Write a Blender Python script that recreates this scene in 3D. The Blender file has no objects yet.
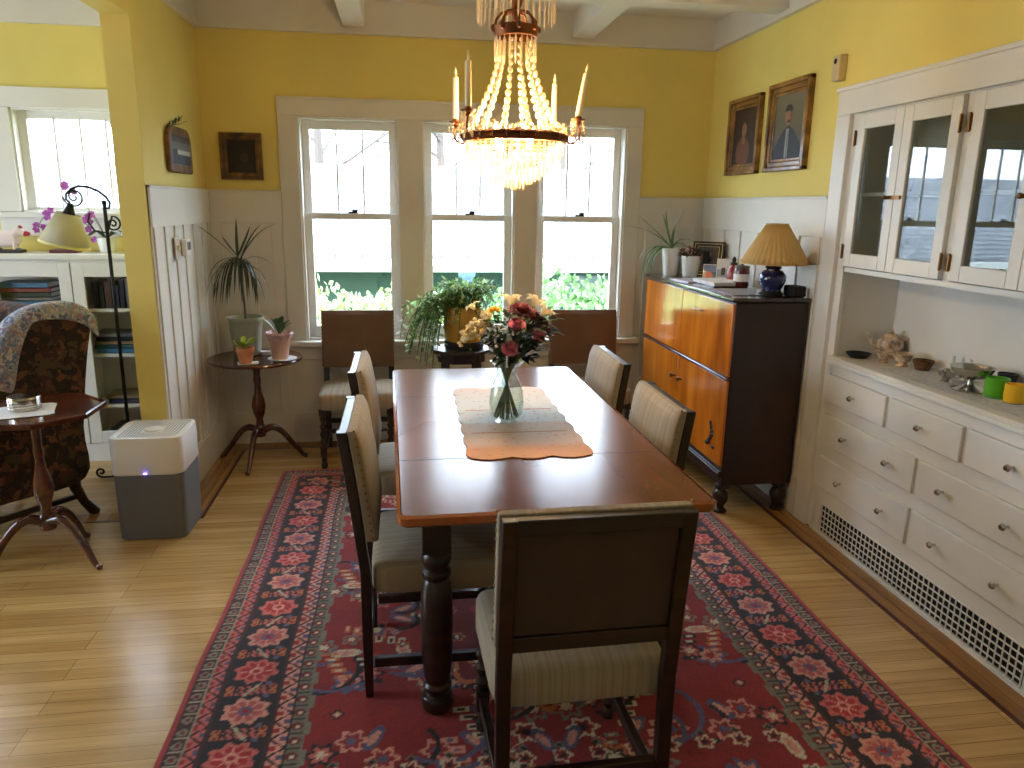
import bpy, bmesh, math, random
import numpy as np
from mathutils import Vector, Matrix
PI = math.pi
sc = bpy.context.scene
COL = sc.collection
rnd = random.Random(7)

# ------------------------------------------------------------------ camera
FPX, YAW, PITCH, ROLL, EYE = 746.0, .1470, .2353, .0159, 1.5
_cy, _sy, _cp, _sp = math.cos(YAW), math.sin(YAW), math.cos(PITCH), math.sin(PITCH)
CF = Vector((_sy*_cp, _cy*_cp, -_sp)); _r = Vector((_cy, -_sy, 0)); _u = _r.cross(CF)
CR = _r*math.cos(ROLL) + _u*math.sin(ROLL); CU = -_r*math.sin(ROLL) + _u*math.cos(ROLL)
cam = bpy.data.objects.new('camera', bpy.data.cameras.new('camera'))
COL.objects.link(cam)
cam.data.sensor_width = 36; cam.data.lens = FPX/1024*36; cam.data.clip_start = .05; cam.data.clip_end = 200
m = Matrix((CR, CU, -CF)).transposed().to_4x4(); m.translation = (0, 0, EYE)
cam.matrix_world = m
sc.camera = cam
def _ray(x, y): return CF*FPX + CR*(x-512) - CU*(y-384)
def aY(x, y, Y):
    d = _ray(x, y); return Vector((0, 0, EYE)) + d*(Y/d.y)
def aZ(x, y, z):
    d = _ray(x, y); return Vector((0, 0, EYE)) + d*((z-EYE)/d.z)

# ------------------------------------------------------------------ materials
def lin(c):
    return tuple(((v/255/12.92) if v/255 <= .04045 else ((v/255+.055)/1.055)**2.4) for v in c[:3]) + (1,)
class NT:
    def __init__(s, name):
        s.m = bpy.data.materials.new(name); s.m.use_nodes = True; s.t = s.m.node_tree
        s.b = s.t.nodes['Principled BSDF']; s.out = s.t.nodes['Material Output']
    def n(s, typ, **k):
        nd = s.t.nodes.new(typ)
        for a, v in k.items():
            if a.startswith('i_'): nd.inputs[a[2:].replace('_', ' ')].default_value = v
            else: setattr(nd, a, v)
        return nd
    def l(s, a, b): s.t.links.new(a, b)
    def coord(s, scale=(1, 1, 1), rot=(0, 0, 0), kind='Object'):
        tc = s.n('ShaderNodeTexCoord'); mp = s.n('ShaderNodeMapping')
        mp.inputs['Scale'].default_value = scale; mp.inputs['Rotation'].default_value = rot
        s.l(tc.outputs[kind], mp.inputs['Vector']); return mp.outputs['Vector']
    def ramp(s, fac, stops):
        r = s.n('ShaderNodeValToRGB'); e = r.color_ramp.elements
        while len(e) < len(stops): e.new(.5)
        for q, (p, c) in zip(e, stops): q.position = p; q.color = lin(c)
        s.l(fac, r.inputs['Fac']); return r.outputs['Color']
    def bump(s, h, strength=.2, dist=.01):
        b = s.n('ShaderNodeBump'); b.inputs['Strength'].default_value = strength; b.inputs['Distance'].default_value = dist
        s.l(h, b.inputs['Height']); s.l(b.outputs['Normal'], s.b.inputs['Normal'])
MATS = {}
def P(name, col, rough=.5, metal=0, spec=.5, var=0, vscale=8, bump=0, bscale=60, coat=0, sheen=0):
    if name in MATS: return MATS[name]
    n = NT(name); n.b.inputs['Roughness'].default_value = rough; n.b.inputs['Metallic'].default_value = metal
    n.b.inputs['Specular IOR Level'].default_value = spec; n.b.inputs['Coat Weight'].default_value = coat
    n.b.inputs['Sheen Weight'].default_value = sheen
    v = n.coord()
    ns = n.n('ShaderNodeTexNoise', i_Scale=vscale, i_Detail=4.0); n.l(v, ns.inputs['Vector'])
    c2 = tuple(max(0, min(255, x*(1-var))) for x in col); c1 = tuple(max(0, min(255, x*(1+var*.6))) for x in col)
    n.l(n.ramp(ns.outputs['Fac'], [(.3, c2), (.7, c1)]), n.b.inputs['Base Color'])
    if bump:
        nb = n.n('ShaderNodeTexNoise', i_Scale=bscale, i_Detail=3.0); n.l(v, nb.inputs['Vector']); n.bump(nb.outputs['Fac'], bump, .004)
    MATS[name] = n.m; return n.m
def wood(name, dark, mid, light, scale=(3, 30, 30), rough=.3, coat=.3, amt=6):
    n = NT(name); v = n.coord(scale)
    ns = n.n('ShaderNodeTexNoise', i_Scale=1.0, i_Detail=amt, i_Distortion=.6); n.l(v, ns.inputs['Vector'])
    n.l(n.ramp(ns.outputs['Fac'], [(.3, dark), (.5, mid), (.72, light)]), n.b.inputs['Base Color'])
    n.b.inputs['Roughness'].default_value = rough; n.b.inputs['Coat Weight'].default_value = coat; n.b.inputs['Coat Roughness'].default_value = .12
    n.bump(ns.outputs['Fac'], .02, .002)
    MATS[name] = n.m; return n.m
def planks(name, rot, c1, c2, mortar):
    n = NT(name); v = n.coord((1, 1, 1), (0, 0, rot))
    br = n.n('ShaderNodeTexBrick'); n.l(v, br.inputs['Vector'])
    br.inputs['Scale'].default_value = 1; br.inputs['Brick Width'].default_value = 1.1; br.inputs['Row Height'].default_value = .057
    br.inputs['Mortar Size'].default_value = .0009; br.inputs['Color1'].default_value = lin(c1); br.inputs['Color2'].default_value = lin(c2)
    br.inputs['Mortar'].default_value = lin(mortar); br.offset = .37; br.offset_frequency = 3
    mp2 = n.n('ShaderNodeMapping'); mp2.inputs['Scale'].default_value = (2.5, 45, 1); n.l(v, mp2.inputs['Vector'])
    ns = n.n('ShaderNodeTexNoise', i_Scale=1.0, i_Detail=5.0); n.l(mp2.outputs['Vector'], ns.inputs['Vector'])
    mx = n.n('ShaderNodeMix', data_type='RGBA', blend_type='MULTIPLY'); mx.inputs['Factor'].default_value = .55
    n.l(br.outputs['Color'], mx.inputs[6]); n.l(n.ramp(ns.outputs['Fac'], [(.3, (190, 180, 160)), (.7, (255, 255, 255))]), mx.inputs[7])
    n.l(mx.outputs[2], n.b.inputs['Base Color'])
    n.b.inputs['Roughness'].default_value = .26; n.b.inputs['Coat Weight'].default_value = .1; n.b.inputs['Coat Roughness'].default_value = .16
    n.bump(br.outputs['Fac'], -.15, .001)
    MATS[name] = n.m; return n.m
def stripes(name, base, s1, freq=120, axis=0, rough=.85, sheen=.2):
    n = NT(name); sv = [0, 0, 0]; sv[axis] = freq; v = n.coord((1, 1, 1))
    mp = n.n('ShaderNodeMapping'); mp.inputs['Scale'].default_value = [f if f else .5 for f in sv]; n.l(v, mp.inputs['Vector'])
    ns = n.n('ShaderNodeTexNoise', i_Scale=1.0, i_Detail=2.0); n.l(mp.outputs['Vector'], ns.inputs['Vector'])
    n.l(n.ramp(ns.outputs['Fac'], [(.38, s1), (.55, base)]), n.b.inputs['Base Color'])
    n.b.inputs['Roughness'].default_value = rough; n.b.inputs['Sheen Weight'].default_value = 0
    w = n.n('ShaderNodeTexNoise', i_Scale=400.0); n.l(v, w.inputs['Vector']); n.bump(w.outputs['Fac'], .25, .002)
    MATS[name] = n.m; return n.m
def cells(name, cols, scale, rough=.9, bump=.2):
    n = NT(name); v = n.coord()
    ns = n.n('ShaderNodeTexNoise', i_Scale=scale*.7, i_Detail=2.0); n.l(v, ns.inputs['Vector'])
    mx = n.n('ShaderNodeMix', data_type='RGBA'); mx.inputs['Factor'].default_value = .08; n.l(v, mx.inputs[6]); n.l(ns.outputs['Color'], mx.inputs[7])
    vo = n.n('ShaderNodeTexVoronoi', i_Scale=scale); n.l(mx.outputs[2], vo.inputs['Vector'])
    sp = n.n('ShaderNodeSeparateColor'); n.l(vo.outputs['Color'], sp.inputs['Color'])
    k = len(cols); r = n.ramp(sp.outputs[0], [(i/k, c) for i, c in enumerate(cols)])
    n.t.nodes[-1]
    for nd in n.t.nodes:
        if nd.type == 'VALTORGB': nd.color_ramp.interpolation = 'CONSTANT'
    n.l(r, n.b.inputs['Base Color']); n.b.inputs['Roughness'].default_value = rough
    n.bump(vo.outputs['Distance'], bump, .003)
    MATS[name] = n.m; return n.m
def attr_mat(name, rough=.9, bump=0, sheen=0, coat=0):
    n = NT(name); a = n.n('ShaderNodeAttribute', attribute_name='paint'); n.l(a.outputs['Color'], n.b.inputs['Base Color'])
    n.b.inputs['Roughness'].default_value = rough; n.b.inputs['Sheen Weight'].default_value = sheen; n.b.inputs['Coat Weight'].default_value = coat
    if bump:
        v = n.coord(); w = n.n('ShaderNodeTexNoise', i_Scale=350.0); n.l(v, w.inputs['Vector']); n.bump(w.outputs['Fac'], bump, .004)
    MATS[name] = n.m; return n.m
def clear(name, tint=(255, 255, 255), ior=1.5, rough=0.0, scale=1.0):
    n = NT(name); t = n.n('ShaderNodeBsdfTransparent'); t.inputs['Color'].default_value = lin(tint)
    g = n.n('ShaderNodeBsdfGlossy'); g.inputs['Roughness'].default_value = rough
    fr = n.n('ShaderNodeFresnel'); ge = n.n('ShaderNodeNewGeometry'); mr = n.n('ShaderNodeMapRange')
    mr.inputs[3].default_value = ior; mr.inputs[4].default_value = 1/ior; n.l(ge.outputs['Backfacing'], mr.inputs[0]); n.l(mr.outputs[0], fr.inputs['IOR'])
    ma = n.n('ShaderNodeMath', operation='MULTIPLY'); ma.inputs[1].default_value = scale; ma.use_clamp = True; n.l(fr.outputs[0], ma.inputs[0])
    mx = n.n('ShaderNodeMixShader'); n.l(ma.outputs[0], mx.inputs[0]); n.l(t.outputs[0], mx.inputs[1]); n.l(g.outputs[0], mx.inputs[2])
    n.l(mx.outputs[0], n.out.inputs['Surface']); MATS[name] = n.m; return n.m
def glow(name, col, strength):
    n = NT(name); n.b.inputs['Base Color'].default_value = lin(col); n.b.inputs['Emission Color'].default_value = lin(col)
    n.b.inputs['Emission Strength'].default_value = strength; MATS[name] = n.m; return n.m
def thin(name, col, trans=.5, rough=.5, gloss=0.1):
    """translucent sheet: diffuse + translucent + a little gloss"""
    n = NT(name); d = n.n('ShaderNodeBsdfDiffuse'); d.inputs['Color'].default_value = lin(col)
    t = n.n('ShaderNodeBsdfTranslucent'); t.inputs['Color'].default_value = lin(col)
    g = n.n('ShaderNodeBsdfGlossy'); g.inputs['Roughness'].default_value = rough
    a = n.n('ShaderNodeMixShader'); a.inputs[0].default_value = trans; n.l(d.outputs[0], a.inputs[1]); n.l(t.outputs[0], a.inputs[2])
    b = n.n('ShaderNodeMixShader'); b.inputs[0].default_value = gloss; n.l(a.outputs[0], b.inputs[1]); n.l(g.outputs[0], b.inputs[2])
    n.l(b.outputs[0], n.out.inputs['Surface']); MATS[name] = n.m; return n.m

m_yellow = P('yellow_wall_paint', (228, 208, 116), .75, var=.03, vscale=2, bump=.03, bscale=120)
m_cream = P('cream_painted_wood', (216, 211, 200), .45, var=.03, vscale=3)
m_white = P('white_painted_wood', (226, 224, 217), .4, var=.02, vscale=3)
m_ceil = P('white_ceiling_paint', (225, 222, 214), .8, var=.02, vscale=2)
m_grey_paint = P('dark_panelling', (64, 50, 40), .8, var=.03)
m_floor = planks('oak_floor_boards', 0, (200, 164, 106), (180, 142, 86), (110, 70, 32))
m_border = planks('oak_border_boards', PI/2, (172, 128, 72), (156, 110, 58), (90, 52, 22))
m_inlay = P('dark_inlay_wood', (84, 36, 16), .35, var=.1)
m_dark = wood('dark_stained_wood', (20, 10, 6), (36, 19, 12), (56, 31, 19), rough=.36, coat=.12)
m_table = wood('red_mahogany_veneer', (98, 52, 30), (112, 62, 37), (128, 73, 44), scale=(5, 1.5, 4), rough=.21, coat=.0, amt=2)
m_tabedge = wood('mahogany_edge', (110, 50, 20), (150, 78, 34), (180, 100, 48), scale=(4, 4, 4), rough=.22, coat=.6)
m_amber = wood('amber_satinwood', (150, 76, 14), (196, 108, 22), (216, 134, 36), scale=(6, 6, 1.2), rough=.16, coat=.7)
m_sidebd = wood('very_dark_walnut', (26, 12, 8), (40, 20, 13), (54, 29, 18), scale=(5, 5, 2), rough=.4, coat=.1)
m_sidetop = P('dark_polished_top', (52, 36, 32), .18, coat=.5, var=.1)
m_maho = wood('mahogany_tripod', (44, 17, 9), (72, 30, 16), (100, 46, 25), scale=(4, 14, 14), rough=.22, coat=.5)
m_fabric = stripes('striped_beige_upholstery', (160, 150, 134), (150, 134, 112), 150, 0)
m_backing = P('shade_darkened_backing_cloth', (72, 56, 47), .9, var=.06, bump=.3, bscale=300)  # backing cloth darkened: shade of the unlit chair backs put into its colour
m_nail = P('brass_nail', (150, 120, 70), .35, 1)
m_brass = P('aged_brass', (120, 84, 44), .35, .9, var=.2)
m_bronze = P('dark_bronze', (120, 72, 40), .42, .8, var=.25)
m_iron = P('black_wrought_iron', (24, 23, 26), .5, .5)
m_glass = clear('window_glass')
m_cabglass = clear('cabinet_glass', (225, 230, 228), 1.55, scale=1.3)
m_vase = clear('clear_vase_glass', (246, 250, 249), 1.5, .02, 1.2)
m_water = clear('vase_water', (244, 248, 244), 1.15, .0, .5)
m_crystal = thin('crystal_glass', (255, 240, 214), .62, .08, .22)
m_crystal2 = thin('crystal_bead_glass', (255, 236, 205), .45, .06, .3)
m_black = P('black_void_paint', (14, 13, 13), .7)
m_silver = P('polished_silver', (200, 196, 188), .16, 1, var=.08)
m_ceramw = P('white_glazed_ceramic', (232, 234, 236), .2, coat=.4)
m_terra = P('terracotta', (204, 138, 96), .8, var=.08, vscale=20)
m_soil = P('dark_soil', (30, 24, 20), .95, bump=.6)
m_green = P('leaf_green', (84, 124, 62), .45, var=.3, vscale=14)
m_dgreen = P('deep_leaf_green', (46, 66, 44), .5, var=.3, vscale=14)
m_pgreen = P('pale_leaf_green', (132, 166, 104), .45, var=.25, vscale=18)
m_aloe = thin('grey_green_blade', (96, 128, 84), .35, .35, .08)

# ------------------------------------------------------------------ mesh builder
class MB:
    def __init__(s): s.v = []; s.f = []; s.mi = []
    def add(s, vs, fs, mi=0, M=None):
        o = len(s.v)
        s.v += [tuple(M @ Vector(p)) if M is not None else tuple(p) for p in vs]
        s.f += [tuple(i+o for i in f) for f in fs]; s.mi += [mi]*len(fs); return s
    def box(s, x0, x1, y0, y1, z0, z1, mi=0, M=None):
        v = [(x, y, z) for z in (z0, z1) for y in (y0, y1) for x in (x0, x1)]
        return s.add(v, [(0, 2, 3, 1), (4, 5, 7, 6), (0, 1, 5, 4), (2, 6, 7, 3), (0, 4, 6, 2), (1, 3, 7, 5)], mi, M)
    def cbox(s, c, d, mi=0, M=None):
        return s.box(c[0]-d[0]/2, c[0]+d[0]/2, c[1]-d[1]/2, c[1]+d[1]/2, c[2]-d[2]/2, c[2]+d[2]/2, mi, M)
    def lathe(s, prof, c=(0, 0, 0), seg=20, mi=0, M=None, cap=True, fn=None):
        vs = []; fs = []; k = len(prof)
        for r, z in prof:
            for j in range(seg):
                a = 2*PI*j/seg; q = r*(fn(a, z) if fn else 1); vs.append((c[0]+q*math.cos(a), c[1]+q*math.sin(a), c[2]+z))
        for i in range(k-1):
            for j in range(seg):
                a, b = i*seg+j, i*seg+(j+1) % seg; fs.append((a, b, b+seg, a+seg))
        if cap: fs.append(tuple(range(seg-1, -1, -1))); fs.append(tuple((k-1)*seg+j for j in range(seg)))
        return s.add(vs, fs, mi, M)
    def tube(s, pts, r, seg=8, mi=0, M=None, cap=True, flat=1.0):
        pts = [Vector(p) for p in pts]; n = len(pts); rs = r if isinstance(r, (list, tuple)) else [r]*n
        vs = []; fs = []; up = None
        for i, p in enumerate(pts):
            t = (pts[min(i+1, n-1)] - pts[max(i-1, 0)]).normalized()
            if up is None:
                up = Vector((0, 0, 1)) if abs(t.z) < .9 else Vector((1, 0, 0))
            a = t.cross(up).normalized(); b = a.cross(t).normalized(); up = b
            for j in range(seg):
                th = 2*PI*j/seg; vs.append(p + a*math.cos(th)*rs[i] + b*math.sin(th)*rs[i]*flat)
        for i in range(n-1):
            for j in range(seg):
                q, w = i*seg+j, i*seg+(j+1) % seg; fs.append((q, w, w+seg, q+seg))
        if cap: fs.append(tuple(range(seg-1, -1, -1))); fs.append(tuple((n-1)*seg+j for j in range(seg)))
        return s.add([tuple(v) for v in vs], fs, mi, M)
    def ball(s, c, r, seg=10, rings=6, mi=0, M=None):
        r = r if isinstance(r, (tuple, list)) else (r, r, r)
        prof = [(max(1e-4, math.sin(PI*i/rings)), -math.cos(PI*i/rings)) for i in range(rings+1)]
        vs = []; fs = []
        for q, z in prof:
            for j in range(seg):
                a = 2*PI*j/seg; vs.append((c[0]+r[0]*q*math.cos(a), c[1]+r[1]*q*math.sin(a), c[2]+r[2]*z))
        for i in range(rings):
            for j in range(seg):
                a, b = i*seg+j, i*seg+(j+1) % seg; fs.append((a, b, b+seg, a+seg))
        return s.add(vs, fs, mi, M)
    def prism(s, poly, z0, z1, mi=0, M=None):
        n = len(poly); vs = [(x, y, z0) for x, y in poly] + [(x, y, z1) for x, y in poly]
        fs = [tuple(range(n-1, -1, -1)), tuple(range(n, 2*n))] + [(i, (i+1) % n, n+(i+1) % n, n+i) for i in range(n)]
        return s.add(vs, fs, mi, M)
    def ribbon(s, pts, w, mi=0, fold=.25, side=None):
        """leaf blade along pts; widths list"""
        pts = [Vector(p) for p in pts]; n = len(pts); vs = []; fs = []
        for i, p in enumerate(pts):
            t = (pts[min(i+1, n-1)] - pts[max(i-1, 0)]).normalized()
            sd = side or (t.cross(Vector((0, 0, 1))) if abs(t.z) < .97 else Vector((1, 0, 0)))
            sd = Vector(sd).normalized(); nm = sd.cross(t).normalized(); ww = w[i] if isinstance(w, list) else w
            vs += [p - sd*ww + nm*ww*fold, p, p + sd*ww + nm*ww*fold]
        for i in range(n-1):
            a = i*3; fs += [(a, a+1, a+4, a+3), (a+1, a+2, a+5, a+4)]
        return s.add([tuple(v) for v in vs], fs, mi)
def bez(a, b, c, n=8):
    a, b, c = Vector(a), Vector(b), Vector(c)
    return [a*(1-t)**2 + b*2*t*(1-t) + c*t*t for t in [i/n for i in range(n+1)]]
def rrect(w, d, r, n=5, cx=0, cy=0):
    out = []
    for sx, sy, a0 in ((1, 1, 0), (-1, 1, 90), (-1, -1, 180), (1, -1, 270)):
        for i in range(n+1):
            a = math.radians(a0+90*i/n); out.append((cx+sx*(w/2-r)+r*math.cos(a), cy+sy*(d/2-r)+r*math.sin(a)))
    return out

def mesh_of(name, mb, mats, smooth=True, ang=38):
    me = bpy.data.meshes.new(name); me.from_pydata(mb.v, [], mb.f)
    for q in (mats if isinstance(mats, (list, tuple)) else [mats]): me.materials.append(q)
    me.polygons.foreach_set('material_index', mb.mi)
    if smooth:
        me.polygons.foreach_set('use_smooth', [True]*len(me.polygons)); me.set_sharp_from_angle(angle=math.radians(ang))
    me.update(); return me
def obj(name, mb, mats, parent=None, bevel=0, seg=2, label=None, smooth=True, ang=38, sub=0, solid=0):
    o = bpy.data.objects.new(name, mesh_of(name, mb, mats, smooth, ang)); COL.objects.link(o)
    if parent is not None: o.parent = parent
    if bevel:
        b = o.modifiers.new('bevel', 'BEVEL'); b.width = bevel; b.segments = seg; b.limit_method = 'ANGLE'; b.angle_limit = math.radians(35)
    if solid:
        b = o.modifiers.new('solid', 'SOLIDIFY'); b.thickness = solid
    if sub:
        b = o.modifiers.new('sub', 'SUBSURF'); b.levels = sub; b.render_levels = sub
    if label: o['label'] = label
    return o
def tag(o, label, cat, group=None, kind=None):
    o['label'] = label; o['category'] = cat
    if group: o['group'] = group
    if kind: o['kind'] = kind
    return o
def thing(name, label, cat, loc=(0, 0, 0), rz=0, group=None):
    o = bpy.data.objects.new(name, None); COL.objects.link(o); o.location = loc; o.rotation_euler = (0, 0, rz)
    o.empty_display_size = .1
    return tag(o, label, cat, group)
def solo(name, mb, mats, label, cat, loc=(0, 0, 0), rz=0, group=None, **k):
    o = obj(name, mb, mats, **k); o.location = loc; o.rotation_euler = (0, 0, rz); return tag(o, label, cat, group)
def struct(name, mb, mats, parent=None, **k):
    o = obj(name, mb, mats, parent, **k)
    if parent is None: o['kind'] = 'structure'
    return o
def dup(root, loc, rz, label, group=None):
    r = root.copy(); COL.objects.link(r); r.location = loc; r.rotation_euler = (0, 0, rz); r['label'] = label
    if group: r['group'] = group
    for ch in list(root.children):
        c = ch.copy(); COL.objects.link(c); c.parent = r
        for g in list(ch.children):
            d = g.copy(); COL.objects.link(d); d.parent = c
    return r
def painted(name, w, h, nx, ny, fn, mat, parent=None, M=None):
    """grid in XZ plane (facing -Y), colour from fn(u,v) arrays -> (n,3) sRGB 0..255"""
    u, v = np.meshgrid(np.linspace(0, 1, nx), np.linspace(0, 1, ny))
    vs = [(w*(a-.5), 0, h*(b-.5)) for a, b in zip(u.ravel(), v.ravel())]
    fs = [(j*nx+i, j*nx+i+1, (j+1)*nx+i+1, (j+1)*nx+i) for j in range(ny-1) for i in range(nx-1)]
    mb = MB(); mb.add(vs, fs, 0, M); o = obj(name, mb, mat, parent, smooth=False)
    c = fn(u.ravel(), v.ravel())/255.; c = np.where(c <= .04045, c/12.92, ((c+.055)/1.055)**2.4)
    a = o.data.color_attributes.new('paint', 'FLOAT_COLOR', 'POINT')
    a.data.foreach_set('color', np.c_[c, np.ones(len(c))].astype(np.float32).ravel()); return o

# ------------------------------------------------------------------ room shell
XL, XLo, XR, YB, ZC = -1.132, -1.25, 1.945, 4.735, 2.617
YS, XW = -1.6, -4.3                      # wall behind, far wall of the living room
def cut_wall(axis, a, t, u0, u1, z0, z1, holes):
    """wall slab: axis 'y' -> plane y=a..a+t, spanning x; axis 'x' -> plane x=a..a+t, spanning y"""
    us = sorted({u0, u1} | {h[0] for h in holes} | {h[1] for h in holes}); zs = sorted({z0, z1} | {h[2] for h in holes} | {h[3] for h in holes})
    mb = MB()
    for i in range(len(us)-1):
        for j in range(len(zs)-1):
            cu, cz = (us[i]+us[i+1])/2, (zs[j]+zs[j+1])/2
            if any(h[0] < cu < h[1] and h[2] < cz < h[3] for h in holes): continue
            if axis == 'y': mb.box(us[i], us[i+1], a, a+t, zs[j], zs[j+1])
            else: mb.box(a, a+t, us[i], us[i+1], zs[j], zs[j+1])
    return mb
WIN = [(-.595, -.013), (.134, .698), (.839, 1.40)]; WZ0, WZ1 = .66, 1.985
LRW = (-2.14, -1.34, 1.42, 1.985); LRW2 = (-4.15, -2.75, .6, 2.1)
struct('wall_back', cut_wall('y', YB, .16, XW, XR+.45, -.02, ZC, [(a, b, WZ0, WZ1) for a, b in WIN] + [LRW, LRW2]), m_yellow, smooth=False)
# right wall: the china cupboard is set into it between y=1.74 and 3.17
struct('wall_right', cut_wall('x', XR, .12, YS, YB, -.02, ZC, [(1.70, 3.20, -.02, 1.97)]), m_yellow, smooth=False)
struct('wall_left', MB().box(XLo, XL, 3.65, YB, -.02, ZC).box(XLo, XL, YS, 3.65, 2.265, ZC), m_yellow, smooth=False)
struct('wall_front', MB().box(XW, XR+.12, YS-.12, YS, -.02, ZC), m_cream, smooth=False)
struct('wall_far_left', cut_wall('x', XW-.12, .12, YS-.12, YB+.16, -.02, ZC, [(1.9, 3.4, .65, 2.15)]), m_yellow, smooth=False)
struct('floor', MB().box(XW-.12, XR+.5, YS-.12, YB+.16, -.05, 0), m_floor, smooth=False)
# border boards and inlay line
struct('trim_1', MB().box(1.83, XR, YS, YB-.02, 0, .0012).box(XL, 1.83, 4.60, YB-.02, 0, .0012).box(XL, -.985, 3.56, 4.60, 0, .0012)
       .box(-1.7, XL, 3.56, 3.65, 0, .0012), m_border, smooth=False)
struct('trim_2', MB().box(1.812, 1.832, YS, 4.60, 0, .0018).box(-.995, 1.832, 4.588, 4.604, 0, .0018).box(-.995, -.979, 3.55, 4.60, 0, .0018)
       .box(-1.72, -.979, 3.545, 3.561, 0, .0018), m_inlay, smooth=False)
c = MB().box(XW-.12, XR+.5, YS-.12, YB+.16, ZC, ZC+.08)
struct('ceiling', c, m_ceil, smooth=False)
def beam(n, x0, x1, y0, y1, z0=2.477):
    mb = MB().box(x0, x1, y0, y1, z0, ZC); struct(n, mb, m_ceil, bevel=.004)
beam('trim_3', -.312, -.188, YS, YB-.022); beam('trim_4', 1.03, 1.155, YS, YB-.022)
beam('trim_5', XL+.02, XR-.02, 3.80, 3.93, 2.472); beam('trim_6', XL+.02, XR-.02, 1.5, 1.63, 2.472)
beam('trim_7', -2.55, -2.42, YS, YB-.022)
# frieze boards
mb = MB().box(XL, XR, YB-.022, YB, 2.44, ZC).box(XR-.022, XR, YS, YB-.022, 2.44, ZC).box(XL, XL+.022, YS, YB-.022, 2.44, ZC)
mb.box(XL, XR, YB-.034, YB-.022, 2.44, 2.462).box(XR-.034, XR-.022, YS, YB-.034, 2.44, 2.462).box(XL+.022, XL+.034, YS, YB-.034, 2.44, 2.462)
struct('trim_8', mb, m_cream, smooth=False)
struct('trim_9', MB().box(XW, XLo, YB-.022, YB, 2.42, ZC), m_cream, smooth=False)

# wainscot: panels, stiles, top board, baseboard
def wains(axis, face, sgn, u0, u1, stiles, name, z1=1.563, skip=None):
    mb = MB()
    def bx(a, b, z0_, z1_, t):
        f0, f1 = sorted((face, face + sgn*t))
        if axis == 'y': mb.box(a, b, f0, f1, z0_, z1_)
        else: mb.box(f0, f1, a, b, z0_, z1_)
    segs = [(u0, u1, 0, z1)]
    if skip: segs = [(u0, skip[0], 0, z1), (skip[1], u1, 0, z1), (skip[0], skip[1], 0, skip[2])]
    for a, b, lo, hi in segs:
        bx(a, b, lo, hi, .008)
        bx(a, b, 0, .19, .020); bx(a, b, .19, .205, .014)
        if hi > 1.5: bx(a, b, 1.375, hi, .017); bx(a, b, hi-.012, hi, .022)
        else: bx(a, b, hi-.09, hi, .017)
        for s_ in stiles:
            if a-.001 <= s_-.03 and s_+.03 <= b+.001: bx(s_-.03, s_+.03, .19, hi-.02, .016)
    return struct(name, mb, m_cream, bevel=.0015, seg=1)
wains('y', YB, -1, XL, XR, [-1.09, -.90, -.745, -.42, -.12, .12, .40, .68, .95, 1.22, 1.44, 1.58, 1.76, 1.90], 'trim_10', skip=(-.7, 1.5, .64))
wains('x', XL, 1, 3.652, YB-.02, [3.70, 3.86, 4.02, 4.18, 4.36, 4.54, 4.68], 'trim_11')
wains('x', XR, -1, 3.27, YB-.02, [3.33, 3.52, 3.74, 3.96, 4.18, 4.40, 4.62], 'trim_12')
struct('baseboard_living', MB().box(XW, XLo, YB-.018, YB, 0, .2).box(XLo-.016, XLo, 3.65, YB-.02, 0, .2), m_white, bevel=.003)
# stop-casing of the window group
mb = MB(); F = YB-.022
mb.box(-.705, 1.50, F, YB, 1.985, 2.09)
for a, b in ((-.705, -.595), (-.013, .134), (.698, .839), (1.40, 1.50)): mb.box(a, b, F, YB, .66, 1.985)
mb.box(-.705, 1.50, F-.008, F, 2.078, 2.092)
struct('trim_13', mb, m_cream, bevel=.003)
struct('trim_14', MB().box(-.74, 1.53, YB-.075, YB, .628, .66).box(-.705, 1.50, YB-.024, YB, .54, .628), m_cream, bevel=.005)
mb = MB().box(-2.26, -1.26, YB-.022, YB, 1.985, 2.093).box(-2.26, -2.14, YB-.022, YB, 1.42, 1.985).box(-1.34, -1.26, YB-.022, YB, 1.42, 1.985)
mb.box(-2.28, -1.255, YB-.06, YB, 1.39, 1.42).box(-2.26, -1.26, YB-.022, YB, 1.285, 1.39)
struct('trim_15', mb, m_white, bevel=.003)

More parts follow.
